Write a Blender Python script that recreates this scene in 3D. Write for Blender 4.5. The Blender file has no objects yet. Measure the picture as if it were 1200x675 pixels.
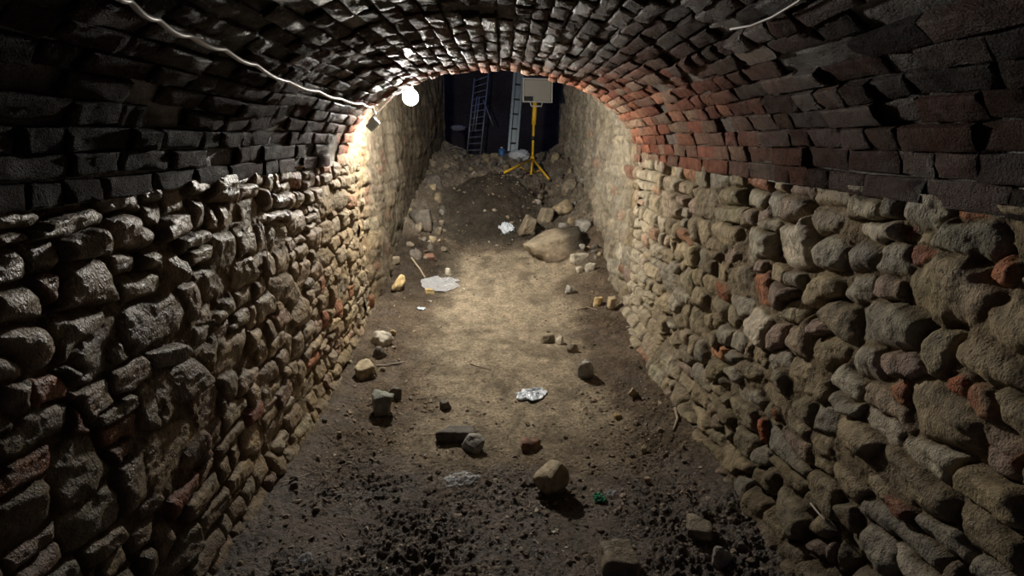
import bpy, math, random
import numpy as np
from mathutils import Vector, Matrix

random.seed(7)
RNG = np.random.default_rng(11)
C = bpy.context.scene.collection

# ------------------------------------------------------------------ camera
F = 640.0
PITCH = math.atan(172 / F)
YAW = math.atan(8 / F)
EYE = np.array([0.0, 0.0, 1.6])
camd = bpy.data.cameras.new('camera')
camd.sensor_width = 36
camd.lens = 36 * F / 1200
camd.clip_start = 0.05
cam = bpy.data.objects.new('camera', camd)
cam.location = EYE
cam.rotation_euler = (math.pi / 2 - PITCH, 0, -YAW)
C.objects.link(cam)
bpy.context.scene.camera = cam


def ray(u, v):
    x = (u - 600) / F
    y = (337.5 - v) / F
    d = np.array([x, math.cos(PITCH) + y * math.sin(PITCH), -math.sin(PITCH) + y * math.cos(PITCH)])
    c, s = math.cos(YAW), math.sin(YAW)
    return np.array([d[0] * c + d[1] * s, -d[0] * s + d[1] * c, d[2]])


def at_depth(u, v, D):
    d = ray(u, v)
    return EYE + d * (D / d[1])


# ------------------------------------------------------------------ noise
def _h(ix, iy, iz, seed):
    ix = ix.astype(np.int64).astype(np.uint32)
    iy = iy.astype(np.int64).astype(np.uint32)
    iz = iz.astype(np.int64).astype(np.uint32)
    n = ix * np.uint32(374761393) + iy * np.uint32(668265263) + iz * np.uint32(2147483647) + np.uint32((seed * 974711 + 13) & 0xffffffff)
    n = (n ^ (n >> np.uint32(13))) * np.uint32(1274126177)
    n = (n ^ (n >> np.uint32(16))) * np.uint32(2246822519)
    n = n ^ (n >> np.uint32(13))
    return n.astype(np.float64) / 4294967295.0 * 2 - 1


def vn(x, y, z=0.0, seed=0):
    x, y, z = np.broadcast_arrays(np.asarray(x, float), np.asarray(y, float), np.asarray(z, float))
    xi, yi, zi = np.floor(x), np.floor(y), np.floor(z)
    fx, fy, fz = x - xi, y - yi, z - zi
    fx = fx * fx * (3 - 2 * fx)
    fy = fy * fy * (3 - 2 * fy)
    fz = fz * fz * (3 - 2 * fz)
    r = 0
    flat = np.ptp(z) == 0 and z.flat[0] == 0
    for dz in ((0,) if flat else (0, 1)):
        wz = 1.0 if flat else (fz if dz else 1 - fz)
        a = _h(xi, yi, zi + dz, seed) * (1 - fx) + _h(xi + 1, yi, zi + dz, seed) * fx
        b = _h(xi, yi + 1, zi + dz, seed) * (1 - fx) + _h(xi + 1, yi + 1, zi + dz, seed) * fx
        r = r + wz * (a * (1 - fy) + b * fy)
    return r


def fbm(x, y, z=0.0, seed=0, octv=4, gain=0.5):
    a, s, t = 1.0, 0.0, 0.0
    for o in range(octv):
        s = s + a * vn(x * 2 ** o + o * 17.3, y * 2 ** o - o * 9.1, (np.asarray(z) * 2 ** o), seed + o)
        t += a
        a *= gain
    return s / t


def sstep(a, b, x):
    t = np.clip((x - a) / (b - a), 0, 1)
    return t * t * (3 - 2 * t)


# ------------------------------------------------------------------ mesh helpers
def mesh_from(name, V, Fq, col=None, smooth=True, mat=None, parent=None, tri=False):
    V = np.asarray(V, np.float32)
    Fq = np.asarray(Fq, np.int32)
    k = Fq.shape[1]
    me = bpy.data.meshes.new(name)
    me.vertices.add(len(V))
    me.vertices.foreach_set('co', V.ravel())
    me.loops.add(Fq.size)
    me.loops.foreach_set('vertex_index', Fq.ravel())
    me.polygons.add(len(Fq))
    me.polygons.foreach_set('loop_start', np.arange(0, Fq.size, k, dtype=np.int32))
    me.polygons.foreach_set('loop_total', np.full(len(Fq), k, np.int32))
    me.polygons.foreach_set('use_smooth', np.full(len(Fq), smooth))
    me.update(calc_edges=True)
    if col is not None:
        ca = me.color_attributes.new('Col', 'FLOAT_COLOR', 'POINT')
        ca.data.foreach_set('color', np.asarray(col, np.float32).ravel())
    if mat:
        me.materials.append(mat)
    ob = bpy.data.objects.new(name, me)
    C.objects.link(ob)
    if parent:
        ob.parent = parent
    return ob


def grid_faces(nu, nv, off=0, flip=False):
    i = np.arange(nu - 1)[:, None] * nv + np.arange(nv - 1)[None, :]
    i = i.ravel() + off
    f = np.stack([i, i + nv, i + nv + 1, i + 1], 1)
    return f[:, ::-1] if flip else f


def simple(name, verts, faces, mat, parent=None, smooth=False):
    me = bpy.data.meshes.new(name)
    me.from_pydata([tuple(v) for v in verts], [], [tuple(f) for f in faces])
    for p in me.polygons:
        p.use_smooth = smooth
    me.materials.append(mat)
    me.update()
    ob = bpy.data.objects.new(name, me)
    C.objects.link(ob)
    if parent:
        ob.parent = parent
    return ob


class MB:
    def __init__(s):
        s.v, s.f = [], []

    def box(s, c, size, rot=None, bev=0.0):
        c = Vector(c)
        hx, hy, hz = [q / 2 for q in size]
        b = min(bev, hx * .6, hy * .6, hz * .6)
        n = len(s.v)
        R = rot or Matrix.Identity(3)
        if b <= 0:
            pts = [(x, y, z) for x in (-hx, hx) for y in (-hy, hy) for z in (-hz, hz)]
            fs = [(0, 1, 3, 2), (4, 6, 7, 5), (0, 4, 5, 1), (2, 3, 7, 6), (0, 2, 6, 4), (1, 5, 7, 3)]
            s.v += [c + R @ Vector(p) for p in pts]
            s.f += [tuple(n + i for i in f) for f in fs]
        else:
            # chamfered box through convex hull of 24 points
            import bmesh
            bm = bmesh.new()
            for sx in (-1, 1):
                for sy in (-1, 1):
                    for sz in (-1, 1):
                        bm.verts.new((sx * hx, sy * (hy - b), sz * (hz - b)))
                        bm.verts.new((sx * (hx - b), sy * hy, sz * (hz - b)))
                        bm.verts.new((sx * (hx - b), sy * (hy - b), sz * hz))
            bmesh.ops.convex_hull(bm, input=bm.verts)
            bm.verts.index_update()
            s.v += [c + R @ v.co for v in bm.verts]
            s.f += [tuple(n + v.index for v in f.verts) for f in bm.faces]
            bm.free()
        return s

    def tube(s, pts, r, seg=8, cap=True):
        pts = [Vector(p) for p in pts]
        n0 = len(s.v)
        m = len(pts)
        rr = r if isinstance(r, (list, tuple)) else [r] * m
        prev = None
        for i, p in enumerate(pts):
            t = (pts[min(i + 1, m - 1)] - pts[max(i - 1, 0)]).normalized()
            if prev is None:
                a = t.orthogonal().normalized()
            else:
                a = (prev - t * prev.dot(t)).normalized()
            prev = a
            b = t.cross(a)
            for k in range(seg):
                an = 2 * math.pi * k / seg
                s.v.append(p + (a * math.cos(an) + b * math.sin(an)) * rr[i])
        for i in range(m - 1):
            for k in range(seg):
                a0 = n0 + i * seg + k
                a1 = n0 + i * seg + (k + 1) % seg
                s.f.append((a0, a1, a1 + seg, a0 + seg))
        if cap:
            s.f.append(tuple(n0 + k for k in range(seg))[::-1])
            s.f.append(tuple(n0 + (m - 1) * seg + k for k in range(seg)))
        return s

    def lathe(s, prof, c, seg=20, R=None):
        # prof: list of (r, z)
        c = Vector(c)
        R = R or Matrix.Identity(3)
        n0 = len(s.v)
        for r, z in prof:
            for k in range(seg):
                a = 2 * math.pi * k / seg
                s.v.append(c + R @ Vector((r * math.cos(a), r * math.sin(a), z)))
        for i in range(len(prof) - 1):
            for k in range(seg):
                a0 = n0 + i * seg + k
                a1 = n0 + i * seg + (k + 1) % seg
                s.f.append((a0, a1, a1 + seg, a0 + seg))
        return s

    def build(s, name, mat, parent=None, smooth=False):
        vs = s.v
        if parent is not None:
            vs = [Vector(v) - Vector(parent.location) for v in vs]
        return simple(name, vs, s.f, mat, parent, smooth)


def tag(o, label=None, cat=None, group=None, kind=None):
    if label:
        o['label'] = label
    if cat:
        o['category'] = cat
    if group:
        o['group'] = group
    if kind:
        o['kind'] = kind
    return o


def empty(name, loc):
    o = bpy.data.objects.new(name, None)
    o.location = loc
    o.empty_display_size = 0.1
    C.objects.link(o)
    return o


# ------------------------------------------------------------------ materials
def nt(name):
    m = bpy.data.materials.new(name)
    m.use_nodes = True
    t = m.node_tree
    b = t.nodes['Principled BSDF']
    return m, t, b


def plain(name, col, rough=0.5, metal=0.0, var=0.15, scale=30, bump=0.0, **kw):
    m, t, b = nt(name)
    tc = t.nodes.new('ShaderNodeTexCoord')
    n = t.nodes.new('ShaderNodeTexNoise')
    n.inputs['Scale'].default_value = scale
    n.inputs['Detail'].default_value = 5
    t.links.new(tc.outputs['Object'], n.inputs['Vector'])
    mx = t.nodes.new('ShaderNodeMix')
    mx.data_type = 'RGBA'
    mx.inputs[6].default_value = tuple(c * (1 - var) for c in col) + (1,)
    mx.inputs[7].default_value = tuple(min(1, c * (1 + var)) for c in col) + (1,)
    t.links.new(n.outputs['Fac'], mx.inputs[0])
    t.links.new(mx.outputs[2], b.inputs['Base Color'])
    b.inputs['Roughness'].default_value = rough
    b.inputs['Metallic'].default_value = metal
    if bump:
        bp = t.nodes.new('ShaderNodeBump')
        bp.inputs['Strength'].default_value = bump
        bp.inputs['Distance'].default_value = 0.01
        t.links.new(n.outputs['Fac'], bp.inputs['Height'])
        t.links.new(bp.outputs[0], b.inputs['Normal'])
    for k, v in kw.items():
        b.inputs[k].default_value = v
    return m


def attr_mat(name, r_dry, r_wet, sc_col=26, var=0.35, b1=(60, 0.006), b2=(260, 0.002), spec=0.5, stretch=(1, 1, 1), lump=0.0):
    """colour from the Col attribute, alpha = how wet it is"""
    m, t, b = nt(name)
    at = t.nodes.new('ShaderNodeAttribute')
    at.attribute_name = 'Col'
    tc = t.nodes.new('ShaderNodeTexCoord')
    mp = t.nodes.new('ShaderNodeMapping')
    mp.inputs['Scale'].default_value = stretch
    t.links.new(tc.outputs['Object'], mp.inputs['Vector'])

    def noise(scale, detail=6, rough=0.6):
        n = t.nodes.new('ShaderNodeTexNoise')
        n.inputs['Scale'].default_value = scale
        n.inputs['Detail'].default_value = detail
        n.inputs['Roughness'].default_value = rough
        t.links.new(mp.outputs[0], n.inputs['Vector'])
        return n
    n0 = noise(sc_col, 8, 0.65)
    mr = t.nodes.new('ShaderNodeMapRange')
    mr.inputs['From Min'].default_value = 0.25
    mr.inputs['From Max'].default_value = 0.75
    mr.inputs['To Min'].default_value = 1 - var
    mr.inputs['To Max'].default_value = 1 + var
    t.links.new(n0.outputs['Fac'], mr.inputs['Value'])
    mul = t.nodes.new('ShaderNodeVectorMath')
    mul.operation = 'SCALE'
    t.links.new(at.outputs['Color'], mul.inputs[0])
    t.links.new(mr.outputs[0], mul.inputs['Scale'])
    t.links.new(mul.outputs[0], b.inputs['Base Color'])
    # roughness
    n3 = noise(14, 4)
    ad = t.nodes.new('ShaderNodeMath')
    ad.operation = 'MULTIPLY_ADD'
    ad.inputs[1].default_value = 0.9
    ad.inputs[2].default_value = -0.45
    t.links.new(n3.outputs['Fac'], ad.inputs[0])
    ad2 = t.nodes.new('ShaderNodeMath')
    ad2.operation = 'ADD'
    ad2.use_clamp = True
    t.links.new(ad.outputs[0], ad2.inputs[0])
    t.links.new(at.outputs['Alpha'], ad2.inputs[1])
    rr = t.nodes.new('ShaderNodeMapRange')
    rr.inputs['To Min'].default_value = r_dry
    rr.inputs['To Max'].default_value = r_wet
    t.links.new(ad2.outputs[0], rr.inputs['Value'])
    t.links.new(rr.outputs[0], b.inputs['Roughness'])
    sp = t.nodes.new('ShaderNodeMapRange')
    sp.inputs['To Min'].default_value = spec * .3
    sp.inputs['To Max'].default_value = spec * 1.5
    t.links.new(ad2.outputs[0], sp.inputs['Value'])
    t.links.new(sp.outputs[0], b.inputs['Specular IOR Level'])
    n1 = noise(b1[0], 6, 0.6)
    n2 = noise(b2[0], 3, 0.6)
    bp1 = t.nodes.new('ShaderNodeBump')
    bp1.inputs['Distance'].default_value = b1[1]
    bp1.inputs['Strength'].default_value = 1
    bp2 = t.nodes.new('ShaderNodeBump')
    bp2.inputs['Distance'].default_value = b2[1]
    bp2.inputs['Strength'].default_value = 1
    t.links.new(n1.outputs['Fac'], bp1.inputs['Height'])
    t.links.new(n2.outputs['Fac'], bp2.inputs['Height'])
    t.links.new(bp1.outputs[0], bp2.inputs['Normal'])
    t.links.new(bp2.outputs[0], b.inputs['Normal'])
    return m


M = {}
M['stone'] = attr_mat('rubble_stone', 0.8, 0.26, 24, 0.5, (42, 0.022), (170, 0.009), stretch=(1, 1, 0.75))
M['stone_far'] = attr_mat('dry_rubble', 0.95, 0.6, 22, 0.45, (30, 0.03), (120, 0.01), spec=0.25)
M['brick'] = attr_mat('wet_brick', 0.8, 0.3, 30, 0.5, (50, 0.022), (200, 0.009), spec=0.45)
M['mortar'] = attr_mat('lime_mortar', 0.8, 0.3, 40, 0.4, (60, 0.012), (200, 0.004))
M['soil'] = attr_mat('soil', 0.95, 0.28, 50, 0.65, (55, 0.04), (210, 0.014), spec=0.45)
M['rock'] = attr_mat('loose_rock', 0.8, 0.3, 24, 0.4, (36, 0.010), (150, 0.004))
M['crumb'] = attr_mat('soil_crumb', 0.9, 0.45, 60, 0.3, (90, 0.006), (300, 0.002), spec=0.35)
M['yellow'] = plain('yellow_paint', (0.78, 0.48, 0.03), 0.4, 0, 0.12)
M['black'] = plain('black_plastic', (0.02, 0.02, 0.02), 0.5)
M['grey_panel'] = plain('grey_plastic', (0.36, 0.34, 0.29), 0.5, 0, 0.08)
M['bezel'] = plain('pale_grey_rim', (0.55, 0.54, 0.50), 0.45, 0, 0.08)
M['steel'] = plain('galvanised_steel', (0.15, 0.19, 0.22), 0.42, 0.35, 0.2, 14)
M['alu'] = plain('dull_aluminium', (0.55, 0.58, 0.62), 0.4, 0.5, 0.2, 20)
M['cable'] = plain('white_cable', (0.62, 0.62, 0.64), 0.35, 0, 0.15)
M['wire'] = plain('grey_wire', (0.25, 0.24, 0.23), 0.5)
M['box'] = plain('pale_blue_plastic', (0.55, 0.72, 0.75), 0.35, 0, 0.06)
M['blue'] = plain('blue_plastic', (0.05, 0.16, 0.38), 0.4)
M['wood'] = plain('damp_wood', (0.30, 0.24, 0.17), 0.7, 0, 0.4, 40, 0.5)
M['root'] = plain('pale_root', (0.36, 0.32, 0.26), 0.6, 0, 0.3, 40, 0.4)
M['film'] = plain('white_plastic_film', (0.60, 0.66, 0.72), 0.32, 0, 0.08, 30, 0, **{'Transmission Weight': 0.1})
M['clear'] = plain('clear_plastic_film', (0.72, 0.74, 0.76), 0.18, 0, 0.1, 30, 0, **{'Transmission Weight': 0.3, 'IOR': 1.15, 'Alpha': 0.34})
M['green'] = plain('green_glass', (0.10, 0.42, 0.24), 0.12, 0, 0.15, 30, 0, **{'Transmission Weight': 0.35})
M['rag'] = plain('pale_cloth', (0.36, 0.36, 0.42), 0.85, 0, 0.2, 20)

# ------------------------------------------------------------------ tunnel shape
SPR = 1.44          # height at which the brick vault springs
XC, AX, BZ = -0.03, 1.09, 0.635


def wall_x(side, y):
    y = np.asarray(y, float)
    if side < 0:
        return -np.interp(y, [-2, 1, 2.4, 3.2, 4.2, 6, 10.5], [1.12, 1.12, 1.12, 1.14, 1.16, 1.18, 1.14])
    return np.interp(y, [-2, 1, 2.4, 3.2, 4.4, 6, 10.5], [1.08, 1.08, 1.09, 1.08, 1.05, 1.06, 1.04])


# stones read off the two side walls: (origin of a 5x close view, corner list, optional tint)
LEFT = [
 ((0, 230), [
  [0,190,215,215,230,260,150,290,0,300],[240,220,400,150,660,85,670,130,600,180,400,240,270,270],
  [0,350,150,300,230,340,250,450,120,520,0,540],[200,310,390,260,440,310,430,380,270,450,240,400],
  [440,280,490,225,620,205,650,320,480,365],[680,120,850,85,920,140,960,250,930,300,850,330,720,280],
  [380,640,420,420,540,380,680,380,745,590,560,660,390,675],[0,580,240,530,305,590,280,690,150,740,0,765],
  ['r',270,500,350,440,400,470,380,600,300,600],[700,370,770,355,860,360,860,430,740,450],
  [865,345,975,350,975,420,870,430],[740,480,850,450,990,470,960,560,780,600],
  [1000,350,1060,335,1130,370,1120,480,1010,490],[1010,110,1090,90,1150,85,1175,150,1160,240,1010,250],
  [-200,330,-40,300,-20,520,-220,560],[-260,580,-20,560,-20,760,-260,800]]),
 ((0, 340), [
  [0,220,90,200,290,210,380,260,380,400,260,480,110,360,0,330],[370,180,560,110,660,150,650,270,560,340,420,440,385,280],
  ['g',640,300,720,290,780,350,780,440,690,470,640,440],[770,150,870,60,1160,40,1160,180,1010,270,820,370,760,300],
  ['g',910,390,1090,325,1110,370,1080,420,940,450],['g',430,480,600,415,630,450,620,500,480,540],
  [690,500,870,410,925,430,920,510,800,590,710,620],['r',270,560,440,500,465,560,460,620,270,675,250,620],
  [10,560,190,530,265,600,260,670,200,740,0,800],[0,380,100,360,210,440,170,520,80,540,0,560],
  [960,560,1210,375,1255,420,1250,540,1080,660,960,720]]),
 ((0, 450), [
  [50,290,230,180,440,110,475,150,470,240,200,400,60,470,30,400],['r',0,560,200,450,330,380,330,480,200,560,0,680],
  [380,430,560,290,620,310,740,470,700,560,600,675,560,740,430,770,380,600],['g',640,190,810,80,850,110,830,160,660,240],
  ['r',670,290,830,170,840,280,700,380],['r',700,370,820,310,820,380,740,460],
  [750,480,870,400,905,420,900,700,780,780,690,600],[910,330,960,280,1170,200,1200,280,1120,440,1000,580,920,560],
  [1030,600,1180,440,1210,450,1180,510,1050,630],[0,750,140,710,310,560,380,610,410,720,380,820,270,920,0,1110],
  ['r',480,180,520,110,560,180,550,290,490,290],[860,60,900,10,950,70,960,240,870,240],[970,50,1060,0,1060,130,990,230]]),
 ((0, 540), [
  ['r',460,400,550,320,585,350,570,450,490,520],[890,260,980,200,1010,230,960,300,900,330],
  [940,350,1010,280,1060,420,1050,600,1000,675,950,640],['r',740,620,790,585,860,640,840,675],[500,560,640,440,760,400,780,450,620,600]]),
 ((200, 220), [
  [165,80,250,90,275,130,260,240,190,270],['g',450,60,520,50,545,100,530,190,470,210],[560,20,630,10,645,140,590,160],
  ['g',280,300,350,310,400,270,420,340,390,440,290,460],[400,240,520,220,535,400,430,430],[550,190,600,190,615,380,560,390],
  [620,180,700,190,705,340,640,360],[640,380,710,340,720,450,650,490],[710,150,810,130,820,240,780,290,720,220],
  [800,270,890,205,930,290,910,370,850,340],[190,500,360,490,370,650,200,670],[590,560,680,490,760,520,790,620,770,740,620,640],
  [770,450,840,435,850,520,790,590],[860,460,910,440,930,490,900,540,860,520],[880,380,970,345,985,430,930,470],
  [1045,370,1110,360,1140,400,1080,445,1050,430],[1050,240,1100,240,1100,320,1050,350],[890,0,950,0,965,150,895,180],
  [960,0,1050,10,1050,140,970,140]]),
 ((200, 340), [
  ['g',180,230,250,215,280,260,270,330,200,350],[190,90,340,60,350,120,200,200],[290,210,410,140,430,200,300,300],
  [290,340,450,210,490,230,440,470,290,510],[410,560,480,480,550,460,560,510,440,675,420,640],[560,550,600,530,605,640,570,675],
  [700,280,735,260,765,350,730,460,700,370],[760,430,820,420,820,500,780,540],[600,180,650,170,660,260,600,320],
  [740,130,800,30,850,80,840,200,760,200]]),
 ((200, 450), [
  [430,340,540,235,575,350,480,490],[280,50,380,80,380,180,290,220],[30,600,180,440,210,470,60,620],
  ['p',180,580,290,440,300,480,200,620],[680,190,780,120,790,170,740,270,690,260],[670,330,740,330,740,370,690,400],
  [590,420,670,400,680,480,600,550],[380,640,470,560,480,590,400,675],['p',230,390,350,260,360,290,240,410]]),
]
RIGHT = [
 ((720, 200), [
  [450,120,555,135,555,250,520,300,470,250],[600,220,710,200,735,230,720,290,610,295],['p',770,240,840,210,880,240,870,280,780,290],
  [800,290,910,290,910,340,820,340],['w',905,360,960,300,1070,260,1135,330,1130,480,1080,560,960,570,905,480],
  [540,330,600,310,690,330,690,380,640,440,545,390],[520,430,550,405,595,440,570,490,520,460],
  ['g',455,460,510,450,525,500,500,560,455,550],['p',615,470,660,450,680,490,640,550,615,530],
  [650,570,720,555,780,570,790,680,730,750,650,730],[390,290,440,290,450,400,390,410],[450,310,520,300,530,420,460,440],
  [320,430,390,395,400,450,350,550,315,500],[400,460,440,440,460,560,400,560],[240,130,350,130,360,270,250,260],
  ['g',225,530,300,540,325,620,320,675,280,730],[335,580,430,570,430,680,430,750,340,700],[440,580,505,570,500,700,440,680],
  ['w',730,320,800,310,880,370,890,500,760,540,730,400]]),
 ((960, 200), [
  ['w',185,300,260,265,440,290,450,400,360,410,200,360],['r',450,290,550,310,530,370,480,420,440,390],
  [45,220,115,220,130,290,110,380,45,380],['g',-45,450,0,365,80,390,90,500,60,570,-30,560],
  ['g',110,500,180,420,270,440,300,500,200,640,90,680,80,600],['g',300,550,350,420,480,440,480,560,400,650,310,620],
  ['r',480,450,560,440,600,490,540,560,475,510],['g',610,400,680,310,960,360,1020,420,1000,490,880,510,680,450],
  [480,400,590,320,600,380,590,430,475,425],
  [460,670,500,590,620,500,850,510,950,620,1000,700,950,800,870,910,800,900,700,830,560,810,470,780],
  ['r',750,180,800,160,870,280,760,300],['r',1040,360,1130,350,1160,500,1050,500],['r',960,620,1040,500,1060,640,1010,660]]),
 ((960, 320), [
  ['g',150,250,190,150,300,150,450,190,570,270,580,360,500,440,420,450,300,390,190,370],
  [565,400,650,330,740,360,740,430,710,580,620,600,570,480],
  [780,430,900,370,1050,480,1200,700,1200,800,1100,700,900,600,790,520],[990,260,1110,150,1250,150,1250,420,1110,440,1000,360],
  ['g',100,570,200,430,300,420,330,520,300,640,180,660],[-80,400,60,380,100,450,60,560,-20,560,-70,500],
  ['p',330,490,480,470,560,540,480,600,380,560],['p',300,30,430,30,440,140,270,140]]),
 ((960, 440), [
  [470,50,520,0,680,20,740,100,850,180,900,300,870,460,800,460,730,450,600,400,480,310],
  ['r',370,70,450,20,470,80,460,190,400,190],['r',400,210,470,200,460,300,420,250],['g',30,80,70,60,190,180,200,240,150,250,50,160],
  ['g',-80,180,0,150,50,200,50,330,0,350,-80,300],['w',190,250,230,215,350,240,430,320,420,380,380,400,240,320],
  [60,280,130,250,310,350,320,470,280,490,160,440,80,370],['g',420,380,460,345,600,400,760,480,720,580,620,600,440,450],
  [320,450,360,430,560,560,700,700,740,830,680,870,480,740,330,620,280,500],
  ['r',840,110,900,80,1020,170,1000,270,930,240,850,160],['p',900,360,920,280,1000,270,1080,310,1090,450,1030,600,920,560],
  ['r',700,50,800,30,800,120,720,100],['r',1060,480,1110,440,1150,500,1110,560,1070,530]]),
 ((960, 540), [
  [700,70,770,35,840,70,1110,200,1200,350,1110,370,940,260,710,120],
  ['g',190,260,250,210,320,260,500,400,620,470,700,570,690,620,640,660,480,560,300,400,200,310],
  ['g',220,440,260,400,440,530,470,600,440,700,370,720,240,520],['g',500,330,540,300,760,430,830,540,800,590,750,580,520,390],
  [740,310,800,240,900,290,1050,430,1110,560,1100,640,980,570,800,500],['r',370,260,400,220,490,290,480,380,440,370],
  [15,60,60,20,130,90,250,190,170,250,90,180],[260,110,330,130,360,250,290,250],['g',850,550,900,540,1060,680,1060,740,850,700],
  [70,290,150,300,150,420,100,380],[690,640,740,590,760,675,700,700],[50,520,110,460,190,520,210,675,60,700]]),
 ((720, 440), [
  [430,190,480,190,540,290,530,320,480,290],[520,50,580,40,600,130,560,110],['g',590,10,620,0,670,50,650,120,600,90],
  ['g',680,60,850,130,860,180,830,200,690,110],[660,140,770,180,780,320,740,330,680,240],
  [480,90,600,150,670,240,650,290,590,250,500,150],[520,240,590,240,590,300,540,300],[540,320,600,370,600,410,560,390],
  [670,330,700,305,800,370,800,450,740,500,680,420],[610,390,680,430,780,560,770,620,720,590,620,500],
  [600,290,670,340,650,370],[780,560,820,540,890,590,880,700,790,680],
  ['g',830,290,860,280,1060,510,1100,570,1080,600,980,540,850,440],['r',790,260,830,260,820,390,790,380],
  ['p',960,310,1110,420,1080,520,1000,440],[975,220,1010,200,1090,300,1080,360,980,300],
  [1010,160,1130,130,1160,170,1150,280,1090,290,1020,230],[860,490,900,490,1050,640,1020,680,960,640],
  [1110,430,1200,470,1200,580,1130,540],['r',870,150,940,160,930,250,880,240]]),
 ((780, 540), [
  [800,80,840,70,940,190,940,340,880,290,800,160],[740,210,790,170,840,210,850,300,830,370,760,310],
  [590,180,630,170,700,330,800,370,740,480,690,450,610,300],['p',790,420,830,390,930,470,940,560,900,600,800,510],
  [680,520,730,460,800,560,760,610,700,590]]),
 ((720, 320), [
  ['w',720,270,790,205,890,280,890,330,860,440,760,380],['p',880,80,1000,90,1000,150,940,220,880,160],
  ['r',800,10,870,10,870,180,820,180],['g',570,320,610,305,665,350,650,430,580,400],['g',655,360,690,350,770,410,740,470,660,440],
  ['o',510,420,550,410,630,450,600,500,520,470],['g',610,470,660,450,720,490,680,550,610,530],
  ['g',620,560,650,545,720,590,690,640,625,600],[700,540,760,500,830,540,830,590,770,620,700,590],
  [760,440,800,415,860,480,850,540,770,500],['g',870,490,960,470,980,580,890,560],['g',440,420,490,390,510,520,460,520],
  [530,510,610,540,580,640,530,620],['g',600,610,640,600,670,650,650,710,600,690],[330,460,380,430,440,490,430,530,350,500],
  [340,340,400,350,410,440,350,400],[360,150,410,160,380,320,360,300],[400,240,440,200,460,260,420,350,395,330],
  [225,130,300,130,305,230,260,260],[270,370,340,350,350,440,300,420],[610,170,640,160,700,170,690,310,640,320],
  [960,350,1060,250,1100,300,1090,500,1010,520,970,430],['p',1090,290,1180,280,1200,330,1110,350],
  ['p',860,330,970,310,950,420,870,440],[480,260,540,250,550,380,490,350],[430,80,500,60,500,200,430,190],
  [1070,200,1090,100,1150,20,1230,30,1270,90,1220,180,1150,210]]),
]


def hull2(pts):
    pts = sorted(set(map(tuple, pts)))

    def half(ps):
        h = []
        for p in ps:
            while len(h) >= 2 and (h[-1][0] - h[-2][0]) * (p[1] - h[-2][1]) - (h[-1][1] - h[-2][1]) * (p[0] - h[-2][0]) <= 0:
                h.pop()
            h.append(p)
        return h[:-1]
    return np.array(half(pts) + half(pts[::-1]))


def traced(side):
    out = []
    for (ox, oy), polys in (LEFT if side < 0 else RIGHT):
        for p in polys:
            tint = ''
            if isinstance(p[0], str):
                tint, p = p[0], p[1:]
            q = []
            for i in range(0, len(p), 2):
                d = ray(ox + p[i] / 5, oy + p[i + 1] / 5)
                t = 1.1 / abs(d[0])
                for _ in range(3):
                    t = (abs(float(wall_x(side, d[1] * t))) - 0.02) / abs(d[0])
                w = EYE + d * t
                q.append((w[1], w[2]))
            out.append((hull2(q), tint))
    return out


PAL = {'': [(.27, .235, .17), (.22, .19, .135), (.30, .26, .19), (.235, .215, .165), (.19, .165, .125), (.26, .22, .18)],
       'g': [(.26, .255, .235), (.30, .295, .27), (.23, .225, .21)], 'r': [(.27, .10, .055), (.22, .085, .05), (.30, .13, .07)],
       'p': [(.26, .205, .19), (.23, .18, .165)], 'w': [(.40, .38, .34), (.36, .35, .31)], 'o': [(.45, .22, .13)]}


def inside(poly, y, z):
    d = -1e9
    n = len(poly)
    for i in range(n):
        a, b = poly[i], poly[(i + 1) % n]
        e = b - a
        L = math.hypot(*e) or 1e-9
        d = max(d, ((y - a[0]) * e[1] - (z - a[1]) * e[0]) / L)
    return d


def auto_stones(y0, y1, z0, z1, existing, rnd, hmin=.06, hmax=.13, wmin=.07, wmax=.24, vertical=0.0):
    out = []
    z = z0
    while z < z1:
        h = rnd.uniform(hmin, hmax)
        y = y0 - rnd.uniform(0, .1)
        while y < y1:
            w = rnd.uniform(wmin, wmax)
            cells = [(z, h)]
            if h > .095 and rnd.random() < .35 and w < .2:
                k = rnd.uniform(.4, .6)
                cells = [(z, h * k), (z + h * k, h * (1 - k))]
            for (zz, hh) in cells:
                j = 0.14
                wob = 0.015 * math.sin(y * 3.1 + zz)
                q = []
                for (a, b) in ((0, 0), (.5, -.04), (1, 0), (1, 1), (.5, 1.04), (0, 1)):
                    q.append((y + w * (a + rnd.uniform(-j, j) * .5), zz + wob + hh * (b + rnd.uniform(-j, j) * .8)))
                cy, cz = y + w / 2, zz + hh / 2
                ok = True
                for poly, _ in existing:
                    if abs(poly[:, 0].mean() - cy) > .5:
                        continue
                    if inside(poly, cy, cz) < 0.012:
                        ok = False
                        break
                if ok:
                    r = rnd.random()
                    tint = '' if r < .66 else ('g' if r < .82 else ('p' if r < .9 else ('r' if r < .96 else 'w')))
                    out.append((hull2(q), tint))
            y += w
        z += h
    return out


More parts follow.
